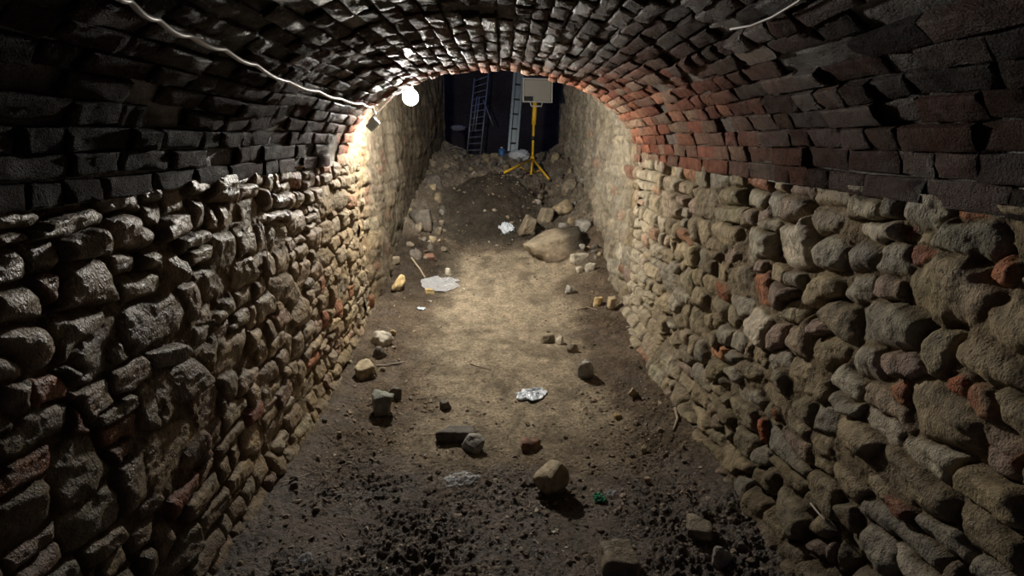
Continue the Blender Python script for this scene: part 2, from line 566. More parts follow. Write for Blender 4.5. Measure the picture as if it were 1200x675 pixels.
def wall_field(ys, zs, stones, seed, rough=1.0, depth=.034, protr=.024):
    """relief height (into the tunnel) and colour for a grid"""
    Y, Z = np.meshgrid(ys, zs, indexing='ij')
    wy = Y + .010 * fbm(Y * 14, Z * 14, 0, seed + 1, 3) + .009 * vn(Y * 5, Z * 5, 0, seed + 2)
    wz = Z + .010 * fbm(Y * 14, Z * 14, 0, seed + 5, 3) + .007 * vn(Y * 5, Z * 5, 0, seed + 6)
    S1 = np.full(Y.shape, 9.0)
    S2 = np.full(Y.shape, 9.0)
    ID = np.full(Y.shape, -1)
    for k, (poly, tint) in enumerate(stones):
        lo, hi = poly.min(0) - .09, poly.max(0) + .09
        i0, i1 = np.searchsorted(ys, [lo[0], hi[0]])
        j0, j1 = np.searchsorted(zs, [lo[1], hi[1]])
        if i1 <= i0 or j1 <= j0:
            continue
        a = wy[i0:i1, j0:j1]
        b = wz[i0:i1, j0:j1]
        size = min(poly.max(0) - poly.min(0))
        kk = 13.0 / max(size, .03)
        acc = 0
        n = len(poly)
        for i in range(n):
            p, q = poly[i], poly[(i + 1) % n]
            e = q - p
            L = math.hypot(*e)
            if L < 1e-4:
                continue
            acc = acc + np.exp(np.clip(kk * ((a - p[0]) * e[1] - (b - p[1]) * e[0]) / L, -60, 60))
        sd = np.log(acc) / kk - .002
        s1, s2, idd = S1[i0:i1, j0:j1], S2[i0:i1, j0:j1], ID[i0:i1, j0:j1]
        m = sd < s1
        s2[...] = np.where(m, s1, np.minimum(s2, sd))
        idd[...] = np.where(m, k, idd)
        s1[...] = np.where(m, sd, s1)
    e = np.minimum((S2 - S1) / 2 - .002, .013 - S1)
    n = len(stones) + 1
    rnd = np.random.default_rng(seed)
    H = rnd.uniform(-.012, protr, n)
    sy, sz = rnd.normal(0, .13, n), rnd.normal(0, .13, n)
    cent = np.array([p.mean(0) for p, _ in stones] + [[0, 0]])
    szs = np.array([min(p.max(0) - p.min(0)) for p, _ in stones] + [.1])
    rnds = np.clip(szs * rnd.uniform(.06, .20, n), .005, .028)
    cols = np.array([np.array(PAL[t][rnd.integers(len(PAL[t]))]) * rnd.uniform(.75, 1.25) for _, t in stones] + [(.15, .13, .1)])
    seedv = rnd.uniform(0, 50, n)
    inn = np.clip(e / rnds[ID], 0, None)
    dome = 1 - np.exp(-1.6 * inn)
    dome = np.where(e > 0, dome, 0)
    OF = seedv[ID] * 37.0
    f_mid = fbm(Y * 16 + OF, Z * 20, 0, seed + 20, 4, .55)
    ridg = 1 - np.abs(fbm(Y * 11 + Z * 4 + OF, Z * 13, 0, seed + 25, 3))
    top = H[ID] + sy[ID] * (Y - cent[ID, 0]) + sz[ID] * (Z - cent[ID, 1]) + .008 * f_mid * rough + .010 * (ridg - .75) * rough
    lay = fbm(Y * 6 + OF, Z * 46, 0, seed + 28, 2) * .005 * rough
    fac = np.round(2.2 * vn(Y * 8 + OF, Z * 9, 0, seed + 29)) * .0
    crag = np.abs(fbm(Y * 24 + OF, Z * 24, 0, seed + 27, 4, .6)) * .008 * rough
    top = top + lay - crag + .25 * rnds[ID] * (1 - np.exp(-np.clip(e, 0, 1) / (2.5 * rnds[ID])))
    mort = fbm(Y * 9, Z * 9, 0, seed + 30, 4)
    fill = sstep(-.25, .45, fbm(Y * 3, Z * 3, 0, seed + 33, 2))        # how far a joint is filled
    bott = -depth * (1.15 - .85 * fill) + .014 * mort + .012 * fbm(Y * 30, Z * 30, 0, seed + 35, 3)
    h = bott + (top - bott) * dome
    # pits
    pit = sstep(.42, .62, fbm(Y * 5, Z * 6, 0, seed + 40, 2))
    h -= pit * .03 * (1 - dome * .8)
    mcol = np.array([.165, .14, .105])[None, None] * (1 + .3 * mort[..., None])
    mix = sstep(.1, .7, dome)[..., None]
    smear = sstep(.15, .5, fbm(Y * 4, Z * 4, 3.3, seed + 50, 4))[..., None] * .55
    scol = cols[ID] * (1 + .35 * fbm(Y * 22 + OF, Z * 22, 0, seed + 60, 3)[..., None])
    scol = scol * (1 - smear) + np.array([.29, .255, .19]) * smear
    moss = sstep(.2, .55, fbm(Y * 2.3, Z * 2.3, 7.7, seed + 70, 4))[..., None] * .5
    scol = scol * (1 - moss) + scol * np.array([.85, .95, .6]) * moss
    rgb = (scol * mix + mcol * (1 - mix)) * np.array([1.06, .97, .82])
    return Y, Z, h, np.clip(rgb, .01, .9), dome


def build_wall(side, name):
    rnd = random.Random(5 if side < 0 else 9)
    tr = traced(side)
    st = tr + auto_stones(-1.7, 5.2, -.35, SPR + .05, tr, rnd)
    st2 = auto_stones(3.6, 11, -.3, 3.4, [], rnd, .07, .2, .08, .3)
    sd = 100 if side < 0 else 200
    VV, FF, CC = [], [], []
    off = 0
    YM = 4.45
    specs = [(np.linspace(-1.6, .62, 150), np.linspace(-.3, SPR + .03, 110), st, 1),
             (np.linspace(.62, YM, 720), np.linspace(-.25, SPR + .03, 330), st, 1),
             (np.linspace(4.30, 10.4, 430), np.linspace(-.2, SPR + .05, 130), st2, 2),
             (np.linspace(3.95, 10.4, 440), np.linspace(SPR + .03, 3.3, 130), st2, 2)]
    for ys, zs, stones, mode in specs:
        Y, Z, h, rgb, dome = wall_field(ys, zs, stones, sd, 1.0)
        if mode == 2:
            # ragged, mortar smeared masonry past the broken arch
            t = sstep(4.3, 5.0, Y)
            hh = .28 * h + .075 * fbm(Y * 9, Z * 2.6, 0, sd + 90, 5, .66) + .05 * fbm(Y * 2, Z * 1.6, 0, sd + 91, 3)
            hh = hh + .05 * sstep(.1, .5, fbm(Y * 4.5, Z * 2, 2, sd + 92, 3))
            h = h * (1 - t) + hh * t - .004
            grey = np.array([.27, .25, .20]) * (1 + .6 * fbm(Y * 12, Z * 5, 0, sd + 95, 4)[..., None])
            rgb = rgb * (1 - .6 * t[..., None]) + grey * .6 * t[..., None]
            rgb = rgb * (1 + (.22 if side > 0 else -.45) * t[..., None])  # right lightened, left darkened: the bulb's light and shade painted in
            if side < 0:
                rgb = rgb * (1 - .35 * sstep(4.6, 6.0, Y)[..., None])  # left wall painted darker away from the bulb, as shade
        else:
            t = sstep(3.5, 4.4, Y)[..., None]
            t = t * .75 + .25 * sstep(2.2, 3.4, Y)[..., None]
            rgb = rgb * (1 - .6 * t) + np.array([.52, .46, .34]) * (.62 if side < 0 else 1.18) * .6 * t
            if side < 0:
                rgb = rgb * (1 - .48 * sstep(2.6, 1.4, Y)[..., None] * (1 - .3 * sstep(.6, 1.3, Z)[..., None]))  # near left stones painted darker, standing in for weak grazing light
                rgb = rgb * (1 - .3 * (sstep(.9, 1.2, Z) * sstep(3.2, 3.8, Y))[..., None])  # stones beside the bulb painted darker to hold back its glare
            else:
                rgb = rgb * (1 + .35 * (sstep(.35, .8, Z) * sstep(3.0, 1.9, Y))[..., None])  # near upper right stones painted lighter, standing in for fill light
                rgb = rgb * (1 - .30 * sstep(.9, .2, Z)[..., None] * sstep(2.6, 1.6, Y)[..., None])  # near lower right stones painted darker, standing in for shade
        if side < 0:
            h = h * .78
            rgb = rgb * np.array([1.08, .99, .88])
        # the foot of the wall spreads a little
        h = h + .05 * sstep(.25, 0, Z) * (Y > .5)
        if side > 0:
            h = h + .06 * sstep(.35, .05, Z) * sstep(2.6, 4.0, Y)
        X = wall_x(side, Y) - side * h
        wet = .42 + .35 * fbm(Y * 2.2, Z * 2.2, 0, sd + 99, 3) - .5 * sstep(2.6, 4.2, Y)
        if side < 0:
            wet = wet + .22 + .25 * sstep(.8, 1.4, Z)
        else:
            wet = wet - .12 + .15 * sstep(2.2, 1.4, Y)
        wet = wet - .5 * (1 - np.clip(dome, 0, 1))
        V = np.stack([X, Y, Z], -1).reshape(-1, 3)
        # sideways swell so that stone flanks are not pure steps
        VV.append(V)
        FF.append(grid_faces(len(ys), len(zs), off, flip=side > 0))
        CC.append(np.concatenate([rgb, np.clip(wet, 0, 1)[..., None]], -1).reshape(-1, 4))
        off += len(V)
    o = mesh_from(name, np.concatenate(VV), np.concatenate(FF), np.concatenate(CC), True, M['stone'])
    tag(o, kind='structure')
    return o


build_wall(-1, 'wall_left')
build_wall(1, 'wall_right')


# ------------------------------------------------------------------ brick vault (the ceiling)
def mouth_y(u):
    """depth of the broken end of the vault, u = 0 (left foot) .. 1 (right foot)"""
    return np.interp(u, [0, .12, .3, .5, .62, .75, .88, 1], [4.05, 4.03, 4.0, 4.03, 4.15, 4.32, 4.42, 4.5])


def vault_pts():
    th = np.linspace(math.pi, 0, 2001)
    x = XC + AX * np.cos(th)
    z = SPR + BZ * np.sin(th) ** .96
    s = np.concatenate([[0], np.cumsum(np.hypot(np.diff(x), np.diff(z)))])
    return s, x, z


VS, VX, VZ = vault_pts()
VL = VS[-1]


def vault_frame(s):
    s = np.clip(s, 0, VL)
    x = np.interp(s, VS, VX)
    z = np.interp(s, VS, VZ)
    e = .004
    tx = np.interp(np.clip(s + e, 0, VL), VS, VX) - np.interp(np.clip(s - e, 0, VL), VS, VX)
    tz = np.interp(np.clip(s + e, 0, VL), VS, VZ) - np.interp(np.clip(s - e, 0, VL), VS, VZ)
    L = np.hypot(tx, tz)
    tx, tz = tx / L, tz / L
    return x, z, tx, tz, tz, -tx      # inward normal = (tz, -tx)


def sag(s, y):
    return .016 * vn(s * 1.7, y * 1.3, 0, 301) + .02 * vn(s * .8 + 5, y * .6, 0, 302)


def put(s, y, h):
    """point on the vault, h metres inside the brick face"""
    x, z, tx, tz, nx, nz = vault_frame(s)
    hh = h + sag(s, y)
    return np.stack([x + nx * hh, y + 0 * x, z + nz * hh], -1)


def build_vault():
    rnd = random.Random(31)
    NC = 40
    pitch = VL / NC
    V, Fc, Cc = [], [], []
    off = 0
    # unit patch for the brick face: a, b in -1..1
    na, nb = 9, 5
    aa = np.array([-1, -.93, -.7, -.35, 0, .35, .7, .93, 1])
    bb = np.array([-1, -.8, 0, .8, 1])
    A, B = np.meshgrid(aa, bb, indexing='ij')
    A, B = A.ravel(), B.ravel()
    fpat = grid_faces(na, nb, 0)
    # skirt ring
    ring = [i * nb for i in range(na)] + [(na - 1) * nb + j for j in range(1, nb)] + [i * nb + nb - 1 for i in range(na - 2, -1, -1)] + [j for j in range(nb - 2, 0, -1)]
    nr = len(ring)
    for c in range(NC):
        s0 = (c + .5) * pitch
        u = (c + .5) / NC
        ye = float(mouth_y(u)) + rnd.uniform(-.05, .06)
        y = -1.6 + rnd.uniform(0, .2)
        drift = 0
        while y < ye - .02:
            L = rnd.choice([.235, .235, .12, .125, .18]) * rnd.uniform(.93, 1.05)
            near = y + L / 2
            gap = rnd.uniform(.004, .012)
            if y + L > ye + .05:
                L = max(.06, ye - y)
            cy = y + L / 2
            y += L + gap
            dis = float(fbm(np.array(s0 * 2.2), np.array(cy * 1.8), 0, 400, 2))      # patches where the lining has spalled
            ro = float(fbm(np.array(s0 * 3.1), np.array(cy * 2.8), 0, 410, 2))
            if rnd.random() < (.05 + (.12 if dis > .3 else 0)) and cy < ye - .2:
                continue
            h0 = rnd.gauss(0, .0035) + (-.012 * rnd.random() if rnd.random() < .14 else 0) + (.009 if rnd.random() < .06 else 0)
            if dis > .25:
                h0 -= rnd.uniform(.0, .014)
            w = pitch * rnd.uniform(.85, .93) / 2
            ta, tb = rnd.gauss(0, .025), rnd.gauss(0, .06)
            sk = rnd.gauss(0, .002)
            # local coordinates with wobble
            nzr = 0.004
            hn = vn(A * 1.7 + c * 3.1, B * 1.2 + cy * 7, cy * 3, 420)
            hn2 = vn(A * 5 + c * 1.7, B * 3 + cy * 11, 1.5, 421)
            edge = (np.maximum(np.abs(A) ** 12, np.abs(B) ** 8))
            hx = h0 + ta * A * L / 2 * .5 + tb * B * w + hn * nzr * 1.3 + hn2 * .0045 - .006 * edge
            chip = (rnd.random() < .3)
            if chip:
                ca, cb = rnd.choice([-1, 1]), rnd.choice([-1, 1])
                dd = np.hypot((A - ca) * L / 2, (B - cb) * w)
                hx -= .018 * np.clip(1 - dd / .035, 0, 1)
            ww = w * (1 + .05 * hn2)
            ss = s0 + B * ww + sk * A + .004 * vn(cy * 3 + 0 * A, c * 1.0 + 0 * A, 0, 430)
            yy = cy + A * L / 2 + .004 * hn
            P = put(ss, yy, hx)
            P2 = put(ss[ring], yy[ring], np.full(nr, -.10))
            V += [P, P[ring], P2]
            Fc.append(fpat + off)
            r = np.arange(nr) + off + len(P)
            q = r + nr
            Fc.append(np.stack([r, np.roll(r, -1), np.roll(q, -1), q], 1)[:, ::-1])
            off += len(P) + 2 * nr
            # colour
            clean_lit = float(sstep(.55, .05, ye - cy)) * .9 + .6 * float(sstep(.66, .85, u)) * float(sstep(1.7, 2.9, cy))  # cleaner at the broken end; lamplight on the right side painted in
            clean_lit = min(1, clean_lit + max(0, ro) * .5 * float(sstep(.5, .8, u)))
            red = np.array(rnd.choice([(.30, .125, .075), (.26, .10, .065), (.34, .16, .10), (.24, .14, .10), (.30, .20, .14)]))
            soot_shade = np.array(rnd.choice([(.060, .032, .027), (.082, .046, .036), (.042, .030, .030), (.065, .048, .034), (.10, .042, .030), (.11, .052, .036)]))
            wet = np.clip(.42 + .5 * ro - .6 * clean_lit - .15 * (u > .7) + rnd.uniform(-.25, .25) + .25 * float(sstep(2.0, 3.2, cy)) * (u < .7), 0, 1)
            soot_shade = soot_shade * (1 - .5 * float(sstep(2.8, 1.6, cy)) * (1.15 - .5 * u))  # sooty bricks painted darker toward the camera, as shade away from the bulb
            foot_shade = float(sstep(.24, .10, u)) * float(sstep(3.7, 3.0, cy))  # mask for shade painted on the low left bricks; also cuts wetness
            soot_shade = soot_shade * (1 - .5 * foot_shade) * np.array([1.15, .95, .85])
            wet = wet * (1 - .8 * foot_shade)
            base = (red * 1.7 * clean_lit + soot_shade * (1 - clean_lit)) * rnd.uniform(.75, 1.25)
            col = np.tile(np.append(base, wet), (len(P) + 2 * nr, 1))
            # lime bloom on brick arrises
            lime = sstep(.25, .6, fbm(ss * 5, yy * 2.2, 0, 440, 3)) * edge * (.5 * (1 - clean_lit * .5))
            col[:len(P), :3] = col[:len(P), :3] * (1 - lime[:, None]) + np.array([.42, .41, .38]) * lime[:, None]
            Cc.append(col)
    # mortar bed behind the bricks
    ss = np.linspace(-.0, VL, 330)
    ys = np.linspace(-1.6, 4.56, 620)
    S, Y = np.meshgrid(ss, ys, indexing='ij')
    ye = mouth_y(S / VL) - .03
    Yc = np.minimum(Y, ye + .03 * vn(S * 14, S * 0, 0, 450))
    m = fbm(S * 9, Yc * 9, 0, 460, 4)
    m2 = fbm(S * 26, Yc * 26, 0, 465, 3)
    hm = -.026 + .008 * m + .005 * m2 + .010 * sstep(.1, .5, fbm(S * 2.5, Yc * 2.0, 0, 470, 3))
    P = put(S, Yc, hm).reshape(-1, 3)
    lime = sstep(.12, .45, fbm(S * 9, Yc * 1.1, 0, 480, 4))
    hm = hm + .015 * lime * (.6 + .8 * m2)
    near_clean = sstep(.5, .0, ye - Yc)
    mc = np.array([.075, .062, .052]) * (1 + .4 * m[..., None]) * (1 + 2.6 * (sstep(.66, .82, S / VL) * sstep(1.6, 2.6, Yc))[..., None])  # right-hand joints painted lighter, as if lit
    mc = mc * (1 - lime[..., None]) + np.array([.52, .51, .49]) * lime[..., None]
    mc = mc * (1 - .6 * near_clean[..., None]) + np.array([.38, .31, .22]) * .6 * near_clean[..., None]
    V.append(P)
    Fc.append(grid_faces(len(ss), len(ys), off))
    wet = np.clip(.5 - near_clean * .5 + .4 * m, 0, 1)
    Cc.append(np.concatenate([np.clip(mc, .01, .9), wet[..., None]], -1).reshape(-1, 4))
    off += len(P)
    # outer back of the vault, so the broken end has thickness
    P3 = put(S[::6, ::10], Yc[::6, ::10], np.full(S[::6, ::10].shape, -.26)).reshape(-1, 3)
    V.append(P3)
    n3, m3 = S[::6, ::10].shape
    Fc.append(grid_faces(n3, m3, off, True))
    Cc.append(np.tile([.16, .13, .1, .1], (len(P3), 1)))
    off += len(P3)
    # broken end face
    e0 = put(ss, mouth_y(ss / VL) - .03, np.full(len(ss), -.03) + .012 * vn(ss * 30, ss * 0, 0, 3))
    e1 = put(ss, mouth_y(ss / VL) - .03 + .05 * vn(ss * 9, ss * 0, 0, 4), np.full(len(ss), -.26))
    V += [e0, e1]
    i = np.arange(len(ss) - 1)
    Fc.append(np.stack([off + i, off + i + 1, off + len(ss) + i + 1, off + len(ss) + i], 1))
    Cc.append(np.tile([.3, .2, .14, .1], (2 * len(ss), 1)))
    o = mesh_from('ceiling', np.concatenate(V), np.concatenate(Fc), np.concatenate(Cc), True, M['brick'])
    tag(o, kind='structure')
    # keep brick arrises crisp
    return o


build_vault()


# ------------------------------------------------------------------ ground
def ground_z(x, y, fine=True):
    x, y = np.broadcast_arrays(np.asarray(x, float), np.asarray(y, float))
    b = np.interp(y, [-2, 3.3, 4.3, 5.2, 6.0, 6.12, 7, 8, 9, 10.1, 10.5, 11.3, 12, 20], [0, 0, .12, .27, .40, .46, .62, .86, 1.16, 1.35, 1.30, .3, 0, 0])
    m = .36 * np.exp(-((x + .16) / .62) ** 2) * sstep(6.1, 7.3, y) * sstep(8.7, 7.5, y) * 1.25
    side = .20 * sstep(.55, 1.1, np.abs(x)) * sstep(4.6, 6.5, y) * sstep(11, 10, y)
    side = side + .10 * sstep(.4, 1.0, x) * sstep(4.6, 5.8, y) * sstep(8.5, 7, y)
    sd2 = .05 * sstep(.65, 1.1, np.abs(x)) * sstep(5, 4, y)
    z = b + m + side + sd2
    if fine:
        near = sstep(2.75, 1.95, y + .25 * vn(x * 2, y * 2, 0, 500))
        edge = sstep(.45, .85, np.abs(x - .08) + .12 * vn(x * 3, y * 3, 0, 501)) 
        rough = np.clip((.24 + .8 * near + .45 * edge) * (.72 + .75 * vn(x * 2.6, y * 2.6, 0, 505)) + .9 * sstep(4.6, 6.2, y), .12, 1.3)
        z = z + .022 * fbm(x * 3, y * 3, 0, 510, 3)
        lumps = np.abs(fbm(x * 24 + .6 * vn(x * 20, y * 20, 0, 521), y * 24, 0, 520, 4, .65)) * 2
        z = z + rough * (.036 * fbm(x * 7, y * 7, 0, 530, 5, .66) + .012 * (lumps - .5))
        z = z + (.45 + rough) * .009 * fbm(x * 36, y * 36, 0, 540, 3, .75)
        far = sstep(5.8, 6.8, y)
        z = z + far * .06 * fbm(x * 4, y * 4, 0, 550, 4, .6)
        md = np.exp(-((x + .1) / .8) ** 4) * sstep(6.0, 6.4, y) * sstep(7.9, 7.5, y)
        z = z + .022 * md * vn(x * 1.3, y * 13 + 1.5 * vn(x * 3, y * 2, 0, 551), 0, 552)
        ch = sstep(6.0, 6.3, y) * (1 - md) + .6 * sstep(.5, .8, np.abs(x)) * sstep(5.0, 5.6, y) * sstep(6.3, 6.0, y)
        z = z + ch * .07 * (np.abs(fbm(x * 6, y * 6, 0, 553, 4, .6)) * 2 - .4)
        z = z - .035 * sstep(6.0, 6.1, y) * sstep(6.3, 6.15, y) * np.exp(-(x / .7) ** 4)
    return z


def build_floor():
    VV, FF, CC = [], [], []
    off = 0
    for xs, ys in ((np.linspace(-1.35, 1.3, 130), np.linspace(-1.6, 1.5, 110)),
                   (np.linspace(-1.35, 1.3, 480), np.linspace(1.5, 4.6, 600)),
                   (np.linspace(-1.35, 1.3, 200), np.linspace(4.6, 10.9, 440)),
                   (np.linspace(-8, 8, 90), np.linspace(10.9, 18.2, 60))):
        X, Y = np.meshgrid(xs, ys, indexing='ij')
        Z = ground_z(X, Y)
        wn = fbm(X * 2.2, Y * 2.2, 0, 560, 4)
        path = sstep(.80, .42, np.abs(X - .02 - .05 * Y * 0) + .30 * wn) * sstep(2.15, 2.95, Y + .35 * wn) * sstep(6.1, 5.9, Y)
        tan = np.array([.47, .39, .275]) * (1 - .35 * sstep(.0, .45, fbm(X * 5, Y * 5, 0, 575, 4)))[..., None]
        mud = np.array([.165, .128, .098]) * (1 + .45 * fbm(X * 3.5, Y * 3.5, 0, 577, 4)[..., None])
        brn = np.array([.19, .145, .10])
        mid = sstep(1.9, 2.7, Y + .3 * wn)[..., None]
        col = mud * (1 - mid) + brn * mid
        col = col * (1 - path[..., None]) + tan * path[..., None]
        mound = (np.exp(-((X + .1) / .85) ** 4) * sstep(6.0, 6.3, Y) * sstep(7.75, 7.5, Y))[..., None]
        far = sstep(6.0, 6.3, Y)[..., None]
        col = col * (1 - far) + (np.array([.34, .285, .21]) * (1 - .78 * mound)) * far
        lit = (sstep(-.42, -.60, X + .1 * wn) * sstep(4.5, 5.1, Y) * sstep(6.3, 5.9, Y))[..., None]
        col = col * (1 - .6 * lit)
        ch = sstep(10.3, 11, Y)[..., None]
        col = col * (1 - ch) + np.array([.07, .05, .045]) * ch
        col = col * (1 + .5 * fbm(X * 14, Y * 14, 0, 570, 4)[..., None])
        wet = np.clip(.7 * (1 - mid[..., 0]) + .6 * fbm(X * 6, Y * 6, 0, 580, 3) - .3 * path + .15, 0, 1)
        V = np.stack([X, Y, Z], -1).reshape(-1, 3)
        VV.append(V)
        FF.append(grid_faces(len(xs), len(ys), off))
        CC.append(np.concatenate([np.clip(col, .01, .9), wet[..., None]], -1).reshape(-1, 4))
        off += len(V)
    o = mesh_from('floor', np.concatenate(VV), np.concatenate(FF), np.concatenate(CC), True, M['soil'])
    tag(o, kind='structure')


build_floor()


def on_ground(u, v):
    d = ray(u, v)
    lo, hi = 1.2, 14.0
    for _ in range(3):
        t = np.linspace(lo, hi, 260)
        below = (EYE[2] + d[2] * t) < ground_z(d[0] * t, d[1] * t)
        i = int(np.argmax(below)) if below.any() else len(t) - 1
        lo, hi = t[max(i - 1, 0)], t[i]
    p = EYE + d * hi
    return p, float(p[1])


# ------------------------------------------------------------------ chamber beyond the tunnel
def chamber_wall(name, p0, p1, z0, z1, seed, col):
    n, m = 160, 90
    t = np.linspace(0, 1, n)
    zs = np.linspace(z0, z1, m)
    T, Z = np.meshgrid(t, zs, indexing='ij')
    p0, p1 = np.array(p0), np.array(p1)
    L = np.hypot(*(p1 - p0))
    nx, ny = (p1 - p0)[1] / L, -(p1 - p0)[0] / L
    r = .25 * fbm(T * L * .8, Z * .8, 0, seed, 5, .55) + .1 * (1 - np.abs(fbm(T * L * 2, Z * 3, 0, seed + 9, 4)))
    X = p0[0] + (p1 - p0)[0] * T + nx * r
    Y = p0[1] + (p1 - p0)[1] * T + ny * r
    V = np.stack([X, Y, Z], -1).reshape(-1, 3)
    c = np.array(col) * (1 + .5 * fbm(T * L * 1.5, Z * 2, 0, seed + 20, 4)[..., None])
    c = np.concatenate([np.clip(c, .005, .9), np.full(T.shape + (1,), .4)], -1).reshape(-1, 4)
    o = mesh_from(name, V, grid_faces(n, m, 0), c, True, M['stone_far'])
    tag(o, kind='structure')


chamber_wall('wall_back', (-7, 17.2), (7, 17.2), -.3, 6.5, 600, (.13, .11, .11))
chamber_wall('wall_chamber_left', (-6.8, 10.2), (-6.8, 17.4), -.3, 6.5, 610, (.10, .08, .08))
chamber_wall('wall_chamber_right', (6.8, 17.4), (6.8, 10.2), -.3, 6.5, 620, (.10, .08, .08))
chamber_wall('wall_chamber_front_left', (-1.1, 10.35), (-7, 10.35), -.3, 4.0, 630, (.14, .12, .10))
chamber_wall('wall_chamber_front_right', (7, 10.35), (1.0, 10.35), -.3, 4.0, 640, (.14, .12, .10))


# ------------------------------------------------------------------ rocks
def ico(sub):
    import bmesh
    bm = bmesh.new()
    bmesh.ops.create_icosphere(bm, subdivisions=sub, radius=1)
    v = np.array([x.co[:] for x in bm.verts])
    f = np.array([[x.index for x in q.verts] for q in bm.faces])
    bm.free()
    return v, f


ICO = {k: ico(k) for k in (1, 2, 3, 4, 5)}


def rock_shape(size, seed, kind='angular', sub=4):
    v, f = ICO[sub]
    r = np.random.default_rng(seed)
    if kind == 'round':
        k = 14
        nrm = r.normal(size=(k, 3))
        nrm /= np.linalg.norm(nrm, axis=1)[:, None]
        h = r.uniform(.86, 1.0, k)
        sharp = 9
    elif kind == 'block':
        nrm = np.array([[1, 0, 0], [-1, 0, 0], [0, 1, 0], [0, -1, 0], [0, 0, 1], [0, 0, -1]], float) + r.normal(size=(6, 3)) * .2
        nrm /= np.linalg.norm(nrm, axis=1)[:, None]
        ex = r.normal(size=(4, 3))
        ex /= np.linalg.norm(ex, axis=1)[:, None]
        nrm = np.vstack([nrm, ex])
        h = np.append(r.uniform(.64, .80, 6), r.uniform(.8, .98, 4))
        sharp = 30
    elif kind == 'slab':
        nrm = np.array([[1, 0, .1], [-1, 0, -.1], [0, 1, 0], [0, -1, 0], [0, 0, 1], [0, 0, -1], [.7, .7, 0], [-.7, .6, 0.1]], float) + r.normal(size=(8, 3)) * .16
        nrm /= np.linalg.norm(nrm, axis=1)[:, None]
        h = r.uniform(.66, .84, 8)
        sharp = 24
    else:
        k = 11
        nrm = r.normal(size=(k, 3))
        nrm /= np.linalg.norm(nrm, axis=1)[:, None]
        nrm = np.vstack([nrm, [[0, 0, 1], [0, 0, -1]]])
        h = np.append(r.uniform(.62, .88, k), [.75, .7])
        sharp = 22
    d = v @ nrm.T
    rad = h / np.maximum(d, 1e-3)
    rad = np.minimum(rad, 3)
    inv = (np.mean((1 / rad) ** sharp, 1)) ** (1 / sharp) * (len(h)) ** (1 / sharp)
    R = 1 / inv
    R = np.minimum(R, 1.35)
    R = R * (1 + .17 * fbm(v[:, 0] * 2.2 + seed, v[:, 1] * 2.2, v[:, 2] * 2.2, seed, 6, .62))
    p = v * R[:, None]
    p = p / (np.abs(p).max(0)) * (np.array(size) / 2)
    return p, f


ROCKC = {'dark': (.12, .105, .085), 'brown': (.24, .20, .14), 'tan': (.36, .29, .18), 'grey': (.30, .285, .25), 'red': (.20, .11, .075), 'pale': (.48, .44, .35), 'ochre': (.48, .36, .17), 'green': (.20, .21, .17)}


def rot_z(p, a, tx=0, ty=0):
    R = np.array(Matrix.Rotation(a, 3, 'Z') @ Matrix.Rotation(ty, 3, 'Y') @ Matrix.Rotation(tx, 3, 'X'))
    return p @ R.T


def rock(name, label, u, v, wpx, hpx, kind='angular', col='brown', seed=1, a=0., tilt=(0, 0), dy=None, sink=.32, group=None, cat='stone', sub=4, wet=.35):
    """(u, v) = foot of the stone in the picture; width and height in pixels there"""
    p, D = on_ground(u, v)
    W = wpx * D / F
    Hh = hpx * D / F
    if dy is None:
        dy = W * .75
    P, f = rock_shape((W, dy, max(Hh, .008) / (1 - sink)), seed, kind, sub)
    P = rot_z(P, a, *tilt)
    zmin = P[:, 2].min()
    zh = P[:, 2].max() - zmin
    cx, cy = p[0], p[1] + dy * .4
    gz = float(ground_z(cx, cy))
    gz = min(gz, float(ground_z(cx, p[1])) + .01)
    base = np.array([cx, cy, gz - sink * zh])
    P[:, 2] -= zmin
    r = np.random.default_rng(seed + 5)
    c = np.array(ROCKC[col])
    n = fbm(P[:, 0] * 25 + seed, P[:, 1] * 25, P[:, 2] * 25, seed, 3)
    cc = c[None] * (1 + .6 * n[:, None])
    dirt = np.clip(sstep(.5, .2, P[:, 2] / zh + .3 * n)[:, None], 0, 1) * .75
    cc = cc * (1 - dirt) + np.array([.13, .10, .07]) * dirt
    cc = np.concatenate([np.clip(cc, .01, .9), np.full((len(P), 1), wet)], 1)
    o = mesh_from(name, P, f, cc, True, M['rock'])
    if name == 'stone_slab' and wpx > 60:
        dk = sstep(-.02, .10, P[:, 0] + .25 * P[:, 1] + .05 * n)[:, None] * sstep(.25, .5, P[:, 2] / zh)[:, None]
        cc[:, :3] = cc[:, :3] * (1.35 - 1.1 * dk)
        o.data.color_attributes['Col'].data.foreach_set('color', cc.astype(np.float32).ravel())
    # sharp facets read better with angle-limited smoothing
    o.location = base
    tag(o, label, cat, group)
    return o


rock('boulder', 'rounded brown boulder casting a black shadow, largest loose stone on the near mud', 650, 583, 60, 46, 'round', 'tan', 21, .2, dy=.16, sink=.12)
rock('loose_stone', 'blocky dark grey-green stone with a pale top, nearest the left wall on the path', 446, 490, 33, 31, 'block', 'green', 22, .35, dy=.15, sink=.1)
rock('loose_stone', 'small dark stone right behind the blocky dark green stone by the left wall', 462, 467, 20, 14, 'angular', 'dark', 23, .1)
rock('flat_stone', 'wide flat dark slab lying left of the grey lump in mid floor', 533, 519, 56, 18, 'slab', 'dark', 24, .1, dy=.12, sink=.15)
rock('loose_stone', 'grey speckled lump touching the front of the wide flat slab', 554, 531, 38, 18, 'angular', 'grey', 25, -.3, dy=.11)
rock('brick_fragment', 'squarish dark brown brick end sitting behind the rounded boulder', 621, 529, 32, 15, 'block', 'red', 26, .05, dy=.12, sink=.2, cat='brick')
rock('loose_stone', 'small black-sided stone alone between dark green block and white scrap', 520, 481, 19, 12, 'angular', 'dark', 27, .5)
